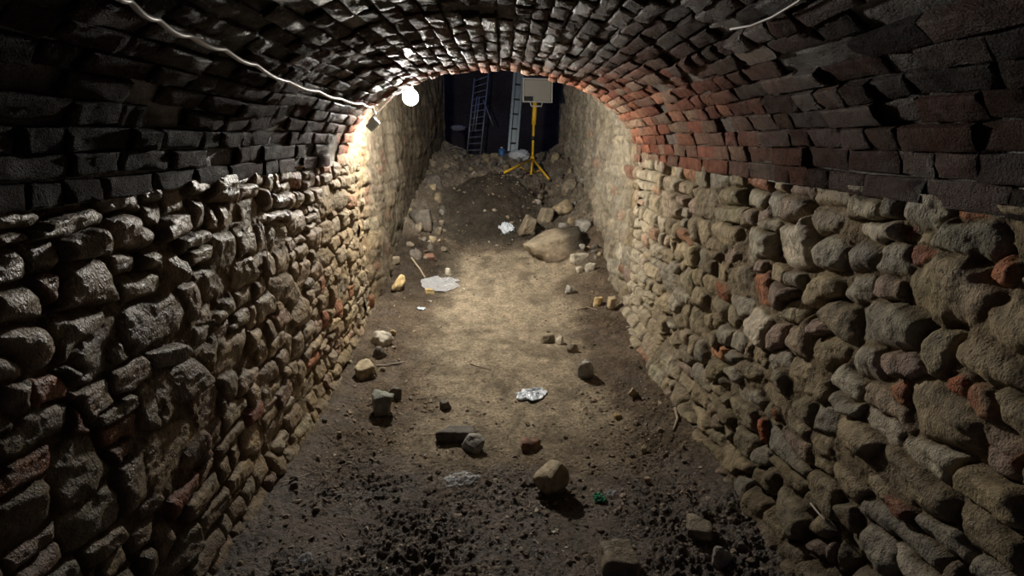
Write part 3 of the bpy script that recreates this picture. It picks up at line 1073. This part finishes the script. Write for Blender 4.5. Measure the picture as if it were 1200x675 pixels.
rock('stone_block', 'large square brown block half buried at bottom edge of the picture', 727, 676, 58, 34, 'block', 'brown', 28, .1, dy=.15, sink=.3)
rock('stone_block', 'flat-topped olive block near foot of right wall at bottom right', 823, 635, 36, 27, 'block', 'brown', 29, -.3, dy=.11, sink=.1)
rock('stone_wedge', 'grey pointed wedge of stone standing in mud below the flat-topped olive block', 846, 668, 34, 26, 'angular', 'grey', 30, .7, dy=.08)
rock('loose_stone', 'pale grey upright chunk right of the path, above the brown shard', 685, 446, 27, 25, 'angular', 'grey', 31, .2, dy=.13)
rock('loose_stone', 'light round cobble at right end of the small shadowed hollow mid path', 657, 404, 12, 12, 'round', 'pale', 32, 0)
rock('loose_stone', 'dark brown lump just left of the light round cobble on the path', 643, 403, 20, 10, 'angular', 'brown', 33, 0)
rock('loose_stone', 'dark crumbly lump beside the right of the light round cobble', 671, 413, 16, 10, 'angular', 'brown', 34, 0)
rock('loose_stone', 'upright yellowish stone leaning near left wall where the path narrows', 468, 343, 19, 20, 'angular', 'ochre', 35, .8, (0, .3), dy=.11, sink=.1)
rock('loose_stone', 'tiny pale yellow stone at the top left of the clear film', 524, 323, 9, 9, 'angular', 'pale', 36, .2)
rock('loose_stone', 'broad greyish stone half sunk in the litter near left wall', 448, 408, 32, 17, 'angular', 'pale', 37, .2, dy=.16)
rock('loose_stone', 'tiny round pebble on the back of the broad greyish sunk stone', 461, 394, 9, 8, 'round', 'ochre', 38, .2)
rock('loose_stone', 'pale flat stone low against foot of left wall', 425, 444, 28, 17, 'slab', 'tan', 39, .5, dy=.14)
rock('stone_slab', 'big tilted slab with dark upper face lying near the right wall beyond the path', 654, 306, 82, 34, 'slab', 'brown', 40, .25, (0, -.28), dy=.45, sink=.12)
rock('boulder', 'pale rounded boulder above the big tilted slab', 661, 254, 27, 21, 'round', 'tan', 41, .3, dy=.28, sink=.1)
rock('stone_block', 'grey squared stone at left of the earth mound, largest on that side', 494, 271, 32, 25, 'block', 'dark', 42, .2, dy=.3, sink=.1)
rock('boulder', 'round cobble half out of the right wall footing behind the yellow tripod', 650, 188, 12, 13, 'round', 'tan', 43, 0)
rock('loose_stone', 'dark lump on the rubble just left of the mound top', 508, 219, 22, 15, 'angular', 'dark', 44, .1, dy=.2)
rock('loose_stone', 'small upright reddish block leaning at foot of right wall', 717, 364, 10, 18, 'block', 'tan', 45, .2, (0, .15), dy=.07, sink=.1)
rock('loose_stone', 'orange-tinted stone left of the small upright reddish block', 700, 359, 14, 12, 'angular', 'ochre', 46, .3)
rock('loose_stone', 'pale long stone lying under right end of the big tilted slab', 678, 309, 25, 12, 'slab', 'pale', 47, .4, dy=.12)
rock('loose_stone', 'white chalky lump below the pale long stone', 680, 321, 11, 9, 'angular', 'pale', 48, .3)
rock('loose_stone', 'mottled cream lump right of the white chalky lump', 692, 319, 14, 10, 'angular', 'pale', 49, .1)
rock('loose_stone', 'grey smooth stone on dark soil left of the reddish upright block', 668, 345, 14, 11, 'round', 'grey', 50, .1)
rock('stone_chip', 'thin brown shard standing on edge right of the path with black shadow', 742, 467, 15, 17, 'slab', 'tan', 51, .6, (0, -.75), dy=.03, sink=.05)
rock('stone_chip', 'flat yellowish chip lying right of the white plastic scrap', 724, 492, 13, 7, 'slab', 'ochre', 52, .4)
rock('stone_chip', 'orange-brown chip lying flat beside the upright yellowish stone', 503, 345, 15, 6, 'slab', 'ochre', 53, .2)
rock('stone_chip', 'small flat rusty stone among dark litter beyond the upright yellowish stone', 503, 307, 17, 9, 'slab', 'red', 54, .2)
rock('loose_stone', 'dark flat-topped rock poking from soil beside the small pale knob at left litter', 444, 420, 20, 13, 'angular', 'dark', 55, .2)
rock('stone_slab', 'leaning grey slab half buried right side of the mound face', 618, 277, 20, 28, 'slab', 'brown', 56, .3, (0, .3), dy=.25, sink=.2)
rock('loose_stone', 'rough brown rock between the leaning grey slab and the pale boulder', 640, 262, 22, 18, 'angular', 'brown', 57, .3, dy=.22)
rock('loose_stone', 'grey stone on the talus right of the pale rounded boulder', 683, 276, 22, 17, 'angular', 'grey', 58, .3, dy=.2)
rock('loose_stone', 'brown rock high on the talus above the pale rounded boulder', 668, 226, 20, 15, 'angular', 'brown', 59, .3, dy=.2)
rock('loose_stone', 'small light stone on the ledge left of the white plastic bag', 568, 184, 11, 6, 'round', 'tan', 60, 0)
rock('loose_stone', 'small reddish stone on the ledge nearest the blue container', 580, 185, 11, 6, 'angular', 'tan', 61, 0)

# loose rubble beyond the arch and by the wall feet: many alike
rr = random.Random(77)
k = 0
while k < 150:
    if k < 115:
        u = rr.choice([rr.uniform(452, 520), rr.uniform(630, 705), rr.uniform(500, 640)])
        v = rr.uniform(186, 312) if (u < 520 or u > 630) else rr.uniform(184, 200)
        lab, grp = 'rough brown-grey stone in the loose rubble beyond the brick arch', 'rubble stones beyond the arch'
        sc = rr.uniform(.05, .15)
        cl = rr.choice(['brown', 'brown', 'dark', 'grey', 'tan'])
    else:
        left = rr.random() < .5
        v = rr.uniform(400, 665)
        tt = (v - 370) / 280
        u = (405 - 140 * tt + rr.uniform(15, 90)) if left else (742 + 160 * tt - rr.uniform(10, 110))
        lab, grp = 'small dull brown stone half trodden into the muddy tunnel floor', 'small stones trodden into the mud'
        sc = rr.uniform(.018, .045)
        cl = rr.choice(['brown', 'dark', 'brown', 'dark', 'tan'])
    p, D = on_ground(u, v)
    if D > 10.2:
        continue
    px = sc * F / D
    rock('rubble_stone' if k < 115 else 'small_stone', lab, u, v, px, px * rr.uniform(.45, .8), rr.choice(['angular', 'slab', 'round', 'angular']), cl, 900 + k, rr.uniform(0, 3), sink=.3, group=grp, sub=3)
    k += 1


# crumbs of soil and grit: uncountable
def scatter():
    V, Fc, Cc = [], [], []
    off = 0
    v1, f1 = ICO[1]
    r = np.random.default_rng(5)
    n = 0
    while n < 4200:
        q = r.random()
        if q < .62:
            x, y = r.uniform(-1.0, .97), 1.6 + 1.7 * r.random() ** 1.2
        elif q < .85:
            x, y = r.uniform(-1.0, .97), r.uniform(3, 5.8)
        else:
            x, y = r.uniform(-1.0, .97), r.uniform(5.8, 10.1)
        if abs(x) < .45 and 2.6 < y < 5.8 and r.random() < .75:
            continue
        big = r.random() ** 5
        s = (.0035 + .010 * big) * (1 if y < 5.8 else 2.2)
        p = v1 * (1 + .35 * r.normal(size=(len(v1), 1))) * s * np.array([r.uniform(.8, 1.5), r.uniform(.8, 1.4), r.uniform(.5, .9)])
        p = rot_z(p, r.uniform(0, 6), r.uniform(-.5, .5))
        z = float(ground_z(x, y)) + s * .2
        V.append(p + np.array([x, y, z]))
        Fc.append(f1 + off)
        off += len(v1)
        near = y < 2.6
        c = np.array([.19, .15, .115]) if near else np.array([.24, .19, .13])
        if r.random() < .09:
            c = np.array([.42, .38, .30])
        Cc.append(np.tile(np.append(c * r.uniform(.6, 1.4), .4), (len(v1), 1)))
        n += 1
    o = mesh_from('gravel', np.concatenate(V), np.concatenate(Fc), np.concatenate(Cc), False, M['crumb'])
    tag(o, 'crumbs of dark soil and grit strewn over the muddy tunnel floor', 'gravel', kind='stuff')


scatter()


# ------------------------------------------------------------------ litter
def sheet(name, label, u, v, wpx, depth_px, seed, mat, cat, amp=.02, thick=.0008, lift=.004, rotz=0., n=34):
    p, D = on_ground(u, v)
    W = wpx * D / F / 2
    dr = ray(u, v)
    sl = max(.2, abs(dr[2]) / math.hypot(dr[0], dr[1]))
    Dp = min(depth_px * D / F / 2 / sl, W * .9)
    Vv, idx = [], {}
    th = np.linspace(0, 2 * math.pi, 64, endpoint=False)
    g = np.linspace(-1, 1, n)
    gx, gy = np.meshgrid(g, g, indexing='ij')
    # square-to-disc map with ragged outline
    dx = gx * np.sqrt(1 - gy ** 2 / 2)
    dyy = gy * np.sqrt(1 - gx ** 2 / 2)
    an = np.arctan2(dyy, dx)
    ra = 1 + .28 * vn(np.cos(an) * 1.8 + seed, np.sin(an) * 1.8, 0, seed) + .12 * vn(np.cos(an) * 5, np.sin(an) * 5 + seed, 0, seed + 1)
    x = dx * ra * W
    y = dyy * ra * Dp
    c, s = math.cos(rotz), math.sin(rotz)
    X = p[0] + x * c - y * s
    Y = p[1] + x * s + y * c
    rid = np.abs(fbm(gx * 1.6 + seed, gy * 1.6, 0, seed + 2, 4, .6))
    Z = ground_z(X, Y) + lift + amp * (1 - rid * 2.2).clip(0, 1) * (1 - (gx ** 2 + gy ** 2) * .35).clip(0.1, 1)
    org = np.array([p[0], p[1], p[2]])
    V = np.stack([X, Y, Z], -1).reshape(-1, 3) - org
    o = mesh_from(name, V, grid_faces(n, n), None, True, mat)
    sm = o.modifiers.new('thickness', 'SOLIDIFY')
    sm.thickness = thick
    o.location = org
    tag(o, label, cat)
    return o


sheet('plastic_scrap', 'crumpled white plastic scrap lying alone on the tan path', 623, 465, 40, 17, 3, M['film'], 'plastic scrap', .028)
sheet('plastic_scrap', 'bright white plastic scrap on the dark face of the mound', 595, 269, 17, 12, 4, M['film'], 'plastic scrap', .06)
sheet('plastic_film', 'clear crinkled film wet with mud left of the rounded boulder', 541, 563, 44, 22, 5, M['clear'], 'plastic film', .02)
sheet('plastic_film', 'torn clear film stretched over soil at far end of the path', 518, 334, 44, 12, 6, M['clear'], 'plastic film', .03)
sheet('plastic_scrap', 'small pale plastic piece lying in mud at bottom left by the wall', 359, 656, 21, 17, 7, M['clear'], 'plastic scrap', .012)
sheet('plastic_scrap', 'tiny white plastic piece right of the upright yellowish stone', 494, 363, 10, 8, 8, M['film'], 'plastic scrap', .02)
sheet('bottle_fragment', 'piece of bright green glass lying in mud right of the boulder', 703, 586, 20, 13, 9, M['green'], 'glass', .022, .003)
sheet('plastic_scrap', 'crumpled clear wrapper touching the right of the green glass', 716, 580, 14, 10, 10, M['clear'], 'plastic scrap', .02)


def stick(name, label, pts_px, r, mat, lift=.008, seed=0, cat='stick'):
    pts = []
    for (u, v) in pts_px:
        p, D = on_ground(u, v)
        p[2] += lift
        pts.append(p)
    # resample
    P = []
    for i in range(len(pts) - 1):
        for t in np.linspace(0, 1, 6, endpoint=False):
            q = pts[i] * (1 - t) + pts[i + 1] * t
            q = q + np.array([0, 0, .002 * math.sin(7 * (i + t) + seed)])
            P.append(q)
    P.append(pts[-1])
    n = len(P)
    base = empty(name, P[0])
    C.objects.unlink(base)
    bpy.data.objects.remove(base)
    org = Vector(P[0])
    mb = MB()
    mb.tube([Vector(q) - org for q in P], [r * (1 - .45 * i / n) for i in range(n)], 7)
    o = mb.build(name, mat, None, True)
    o.location = org
    tag(o, label, cat)
    return o


stick('dry_stalk', 'thin pale stalk lying on black soil beside left wall at bottom', [(330, 568), (345, 563), (363, 556)], .003, M['root'])
stick('twig', 'short dark twig with a knob lying on the mid path', [(550, 427), (562, 431), (576, 434)], .005, M['wood'])
stick('dry_stalk', 'whitish stalk lying flat behind the dark green block near left wall', [(441, 430), (458, 428), (475, 425)], .005, M['root'])
stick('twig', 'broken splinter of dark wood lying near right wall foot', [(791, 480), (794, 492), (789, 505)], .010, M['wood'])
stick('twig', 'dark stick slanting through the litter beyond the upright yellowish stone', [(482, 303), (492, 316), (498, 326)], .012, M['wood'])
stick('twig', 'thin brown twig lying across dark soil below the orange-tinted stone', [(676, 364), (688, 361), (700, 364)], .006, M['wood'])

# pale root hanging out of the right wall
pts = [(950, 590), (958, 600), (967, 610), (980, 622)]
P = []
for i, (u, v) in enumerate(pts):
    d = ray(u, v)
    t = (1.035 - (.0 if 0 < i < 3 else -.03)) / d[0]
    P.append(EYE + d * t)
mb = MB()
org = Vector(P[0])
P2 = []
for i in range(3):
    for t in (0, .33, .66):
        P2.append(Vector(P[i] * (1 - t) + P[i + 1] * t) - org)
P2.append(Vector(P[3]) - org)
mb.tube(P2, [.0035] * len(P2), 7)
o = mb.build('root', M['root'], None, True)
o.location = org
tag(o, 'pale thin root poking out between stones low on the right wall', 'root')

# nail-like metal rod on the left wall
d0, d1 = ray(307, 263), ray(315, 316)
P0 = EYE + d0 * (1.075 / -d0[0])
P1 = EYE + d1 * (1.075 / -d1[0])
mb = MB()
mb.tube([(0, 0, 0), Vector((P1 - P0) * .5) + Vector((.004, 0, 0)), Vector(P1 - P0)], .0025, 7)
mb.tube([(0, 0, 0), (-.05, 0, 0)], .0025, 7)
o = mb.build('metal_rod', M['cable'], None, True)
o.location = P0
tag(o, 'thin shiny straight rod hanging down the left wall stones', 'rod')

# ------------------------------------------------------------------ cable on the vault, junction box, bulb


def to_vault(u, v, off=.012):
    """point where the sight line meets the vault lining"""
    d = ray(u, v)
    lo, hi = .3, 6.0
    for t in np.linspace(.4, 6, 1500):
        p = EYE + d * t
        if p[2] > SPR:
            q = 1 - ((p[0] - XC) / AX) ** 2
            zc = SPR + BZ * math.sqrt(max(q, 0)) ** .96 if q > 0 else SPR
            if p[2] > zc - off or q <= 0:
                return p
    return p


cab = [(120, -18), (150, 0), (185, 21), (222, 42), (262, 58), (300, 75), (338, 95), (372, 107), (400, 116), (424, 121), (436, 125)]
CP = [to_vault(u, v, .035) for u, v in cab]
pend = at_depth(440, 133, 3.97)
CP.append(pend)
P = []
for i in range(len(CP) - 1):
    a, b = CP[i], CP[i + 1]
    for t in np.linspace(0, 1, 8, endpoint=False):
        q = a * (1 - t) + b * t
        q = q + np.array([0, 0, -.010 * math.sin(math.pi * t)]) + .002 * np.array([math.sin(2.1 * (i + t)), 0, math.cos(1.7 * (i + t))])
        P.append(q)
P.append(CP[-1])
org = Vector(P[0])
mb = MB()
mb.tube([Vector(q) - org for q in P], .0072, 10)
o = mb.build('power_cable', M['cable'], None, True)
o.location = org
tag(o, 'long white cable slung along the left of the brick vault', 'cable')

P = [to_vault(u, v, .03) for u, v in ((960, -20), (935, 2), (905, 20), (880, 30), (856, 34))]
org = Vector(P[0])
mb = MB()
mb.tube([Vector(q) - org for q in P], .0035, 8)
o = mb.build('power_cable', M['wire'], None, True)
o.location = org
tag(o, 'short thin cable at the top right of the brick vault', 'cable')

# junction box at the broken left edge of the arch
bc = at_depth(437, 146, 3.98)
e = empty('junction_box', bc)
tag(e, 'small pale blue box fixed at the left edge of the brick arch', 'junction box')
RB = Matrix.Rotation(math.radians(-42), 3, 'Y')
MB().box(bc, (.085, .05, .055), RB, .006).build('box_body', M['box'], e)
MB().box(Vector(bc) + RB @ Vector((0, -.028, 0)), (.075, .008, .046), RB, .003).build('lid', M['box'], e)
MB().tube([Vector(pend), Vector(bc) + RB @ Vector((-.01, 0, .03))], .008, 8).build('cable_gland', M['cable'], e)

# the bulb
LB = at_depth(481, 114, 4.48)
e = empty('light_bulb', LB)
tag(e, 'bright glowing bulb hanging under the left side of the broken arch', 'lamp')
mg, tg, bg = nt('glowing_glass')
bg.inputs['Base Color'].default_value = (1, 1, 1, 1)
bg.inputs['Emission Color'].default_value = (1.0, .94, .84, 1)
bg.inputs['Emission Strength'].default_value = 1650
prof = []
for i in range(15):
    a = -math.pi / 2 + math.pi * i / 14 * .86
    prof.append((max(.0005, .06 * math.cos(a)), .06 * math.sin(a)))
prof.append((.022, .068))
MB().lathe(prof, LB, 18).build('bulb', mg, e, True)
MB().lathe([(.001, .066), (.024, .066), (.026, .07), (.026, .10), (.016, .112), (.001, .113)], LB, 16).build('socket', M['black'], e, True)
top = Vector(LB) + Vector((0, 0, .112))
crown = Vector((LB[0] + .06, 4.02, LB[2] + .11))
MB().tube([top, top + Vector((-.005, -.02, .02)), crown], .004, 8).build('cord', M['cable'], e, True)
# cord from junction box to the lamp hidden along the vault edge
mbx = MB()
a = Vector(bc) + Vector((.02, .02, .02))
mbx.tube([a, Vector((-.90, 4.07, 1.80)), Vector((-.79, 4.08, 1.90)), crown], .004, 8)
o = mbx.build('lamp_cord', M['cable'], None, True)
tag(o, 'thin pale cord running along the arch edge from box to bulb', 'cord')

# ------------------------------------------------------------------ tripod work light
foot, TD = on_ground(622, 206)
TX = at_depth(624, 186, TD + .12)
hub = Vector(TX)
headc = Vector(at_depth(629, 108, TD + .12))
e = empty('work_light', (hub.x, hub.y, foot[2]))
tag(e, 'grey panel work light on a yellow tripod by the right wall', 'work light')
mtop = Vector(at_depth(627, 120, TD + .12))
mmid = Vector(at_depth(624.5, 162, TD + .12))
MB().tube([mtop, mtop.lerp(mmid, .62)], .034, 14).build('upper_mast', M['yellow'], e, True)
MB().tube([mtop.lerp(mmid, .6), hub], .020, 12).build('lower_mast', M['yellow'], e, True)
MB().tube([mmid + Vector((0, 0, .03)), mmid - Vector((0, 0, .03))], .034, 12).build('collar', M['black'], e, True)
MB().tube([hub + Vector((0, 0, .03)), hub - Vector((0, 0, .03))], .036, 12).build('hub', M['yellow'], e, True)
for (fu, fv) in ((588, 205), (645, 213), (622, 208)):
    fp, _ = on_ground(fu, fv)
    lg = MB().tube([hub, Vector(fp) + Vector((0, 0, .015))], .017, 10).build('leg', M['yellow'], e, True)
    ft = MB()
    ft.tube([Vector(fp) + Vector((0, 0, .04)), Vector(fp) - Vector((0, 0, .005))], .023, 10)
    ft.build('foot_cap', M['black'], e, True)
    br = MB().tube([hub - Vector((0, 0, .22)), hub.lerp(Vector(fp), .5)], .008, 8).build('brace', M['yellow'], e, True)
MB().tube([hub, hub - Vector((0, 0, .24))], .014, 10).build('centre_pole', M['yellow'], e, True)
RH = Matrix.Rotation(math.radians(14), 3, 'Z')
PW = 33 * (TD + .12) / F
PH = 24 * (TD + .12) / F
MB().box(headc + RH @ Vector((.0, 0, .02)), (PW, .09, PH), RH, .02).build('lamp_housing', M['grey_panel'], e)
fr = MB()
for sx in (-1, 1):
    fr.box(headc + RH @ Vector((sx * PW / 2, -.05, .02)), (.018, .03, PH + .02), RH, .006)
for sz in (-1, 1):
    fr.box(headc + RH @ Vector((0, -.05, .02 + sz * PH / 2)), (PW + .02, .03, .018), RH, .006)
fr.build('rim', M['bezel'], e)
MB().box(headc + RH @ Vector((-PW * .31, -.048, .02 - PH * .36)), (PW * .3, .02, PH * .2), RH, .004).build('vent', M['black'], e)
hb = MB()
hb.tube([headc + RH @ Vector((-PW * .25, -.02, -PH * .4)), headc + RH @ Vector((-PW * .2, -.02, -PH * .62)), headc + RH @ Vector((PW * .15, -.02, -PH * .62)), headc + RH @ Vector((PW * .2, -.02, -PH * .4))], .011, 8)
hb.build('bracket', M['bezel'], e, True)

# ------------------------------------------------------------------ steel channel post leaning in the chamber mouth
p_top = Vector(at_depth(609, 72, 10.0))
p_bot = Vector(at_depth(600.5, 178, 9.85))
e = empty('channel_post', p_bot)
tag(e, 'tall grey-blue steel channel post leaning upright left of the tripod', 'post')
ax = (p_top - p_bot)
L = ax.length
zq = ax.normalized()
xq = Vector((1, 0, 0))
xq = (xq - zq * xq.dot(zq)).normalized()
yq = zq.cross(xq)
RP = Matrix((xq, yq, zq)).transposed()
mid = (p_top + p_bot) / 2
wd = 12 * 9.95 / F
MB().box(mid + RP @ Vector((0, .02, 0)), (wd, .008, L), RP).build('web', M['steel'], e)
for sx in (-1, 1):
    MB().box(mid + RP @ Vector((sx * wd * .36, -.02, 0)), (wd * .28, .06, L), RP, .006).build('flange', M['steel'], e)
for kk in range(6):
    zz = -L / 2 + L * (kk + .6) / 6.2
    cl = MB().box(mid + RP @ Vector((0, -.045, zz)), (wd * .5, .02, .028), RP, .004)
    cl.tube([mid + RP @ Vector((-wd * .3, -.055, zz)), mid + RP @ Vector((wd * .3, -.055, zz))], .008, 8)
    cl.build('clamp', M['black'], e)

# ------------------------------------------------------------------ ladder deep in the chamber
DL = 15.0
rt, rb = Vector(at_depth(572.5, 86, DL)), Vector(at_depth(563, 182, DL - .6))
lt, lb = Vector(at_depth(556, 92, DL)), Vector(at_depth(547, 182, DL - .6))
e = empty('ladder', lb)
tag(e, 'dim metal ladder standing in the dark chamber beyond the arch', 'ladder')
for a, b in ((rt, rb), (lt, lb)):
    MB().tube([a, b], .020, 8).build('rail', M['alu'], e, True)
for kk in range(12):
    t = (kk + .4) / 12.2
    MB().tube([rt.lerp(rb, t), lt.lerp(lb, t)], .012, 8).build('rung', M['alu'], e, True)
for (a, b) in (((559, 113), (554, 152)), ((562, 113), (557, 152)), ((566, 117), (578, 147))):
    MB().tube([Vector(at_depth(*a, DL - .25)), Vector(at_depth(*b, DL - .45))], .016, 8).build('brace', M['alu'], e, True)

# hanging wire in the chamber
a, b = Vector(at_depth(513, 84, 10.6)), Vector(at_depth(513, 122, 10.6))
MB().tube([a, a.lerp(b, .5) + Vector((.02, 0, 0)), b], .02, 8).build('hanging_strap', M['rag'], None, True)
tag(bpy.data.objects['hanging_strap'], 'thin dim strap hanging down in the dark right of the bulb', 'strap')


# white bag, blue container, pale rag, wire hoop
def blob(name, label, u, v, w, h, mat, cat, seed, D=None, amp=.25, dy=.2):
    if D is None:
        p, D = on_ground(u, v)
    else:
        p = at_depth(u, v, D)
    vv, f = ICO[4]
    R = 1 + amp * (1 - 2 * np.abs(fbm(vv[:, 0] * 2 + seed, vv[:, 1] * 2, vv[:, 2] * 2, seed, 4, .6)))
    P = vv * R[:, None]
    P = P / np.abs(P).max(0) * np.array([w * D / F / 2, dy / 2, h * D / F / 2])
    P[:, 2] -= P[:, 2].min() + .015
    o = mesh_from(name, P, f, None, True, mat)
    o.location = (p[0], p[1] + dy / 2, p[2] if cat != 'x' else p[2])
    tag(o, label, cat)
    return o


blob('plastic_bag', 'bulging white plastic bag resting on rubble just behind the tripod', 609, 189, 27, 15, M['film'], 'bag', 3, amp=.75)
e0, Dq = on_ground(588, 183)
e = empty('container', e0)
tag(e, 'small blue plastic container on the ledge left of the white bag', 'container')
s = Dq / F
MB().lathe([(.0, -.01), (3.4 * s, -.01), (3.8 * s, .01), (3.8 * s, 7 * s), (2.5 * s, 8.6 * s), (1.2 * s, 9 * s), (0.001, 9 * s)], e0, 16).build('body', M['blue'], e, True)
MB().lathe([(1.3 * s, 8.8 * s), (1.4 * s, 10.2 * s), (.001, 10.3 * s)], e0, 12).build('cap', M['cable'], e, True)

# earth shelf in the chamber carrying the rag
shelf = at_depth(533, 150, 14.0)
v, f = ICO[4]
P, f = rock_shape((.8, .9, shelf[2] + .3), 71, 'slab', 4)
P[:, 2] -= P[:, 2].min()
c = np.tile([.06, .045, .05, .3], (len(P), 1))
o = mesh_from('earth_heap', P, f, c, True, M['crumb'])
o.location = (shelf[0] - .1, 14.3, -.3)
tag(o, 'dark heap of earth in the chamber under the pale rag', 'earth heap')
o = blob('rag', 'pale crumpled rag lying in the dark chamber left of the ladder', 536, 150, 20, 7, M['rag'], 'rag', 9, D=13.95, amp=.8, dy=.25)
o.location.z -= .06

hp = at_depth(535, 174, 9.6)
e2, Dh = on_ground(534, 184)
n = 40
mb = MB()
ring = [Vector((math.cos(2 * math.pi * i / n) * 11 * Dh / F, .05 * math.sin(2 * math.pi * i / n), 5.5 * Dh / F * math.sin(2 * math.pi * i / n) + 5.2 * Dh / F)) for i in range(n + 1)]
mb.tube(ring, .006, 6, False)
o = mb.build('wire_hoop', M['wire'], None, True)
o.location = e2
tag(o, 'loop of thin grey wire standing on the rubble ledge below the rag', 'wire loop')

# ------------------------------------------------------------------ light and exposure
w = bpy.data.worlds.new('night')
bpy.context.scene.world = w
w.use_nodes = True
w.node_tree.nodes['Background'].inputs[0].default_value = (.30, .42, 1.0, 1)
w.node_tree.nodes['Background'].inputs[1].default_value = .085

sc = bpy.context.scene
sc.view_settings.view_transform = 'Standard'
sc.view_settings.look = 'None'
sc.view_settings.exposure = 0.0
sc.view_settings.gamma = 1
sc.view_settings.use_curve_mapping = False
sc.cycles.use_denoising = True
sc.cycles.max_bounces = 6
sc.cycles.sample_clamp_indirect = 6
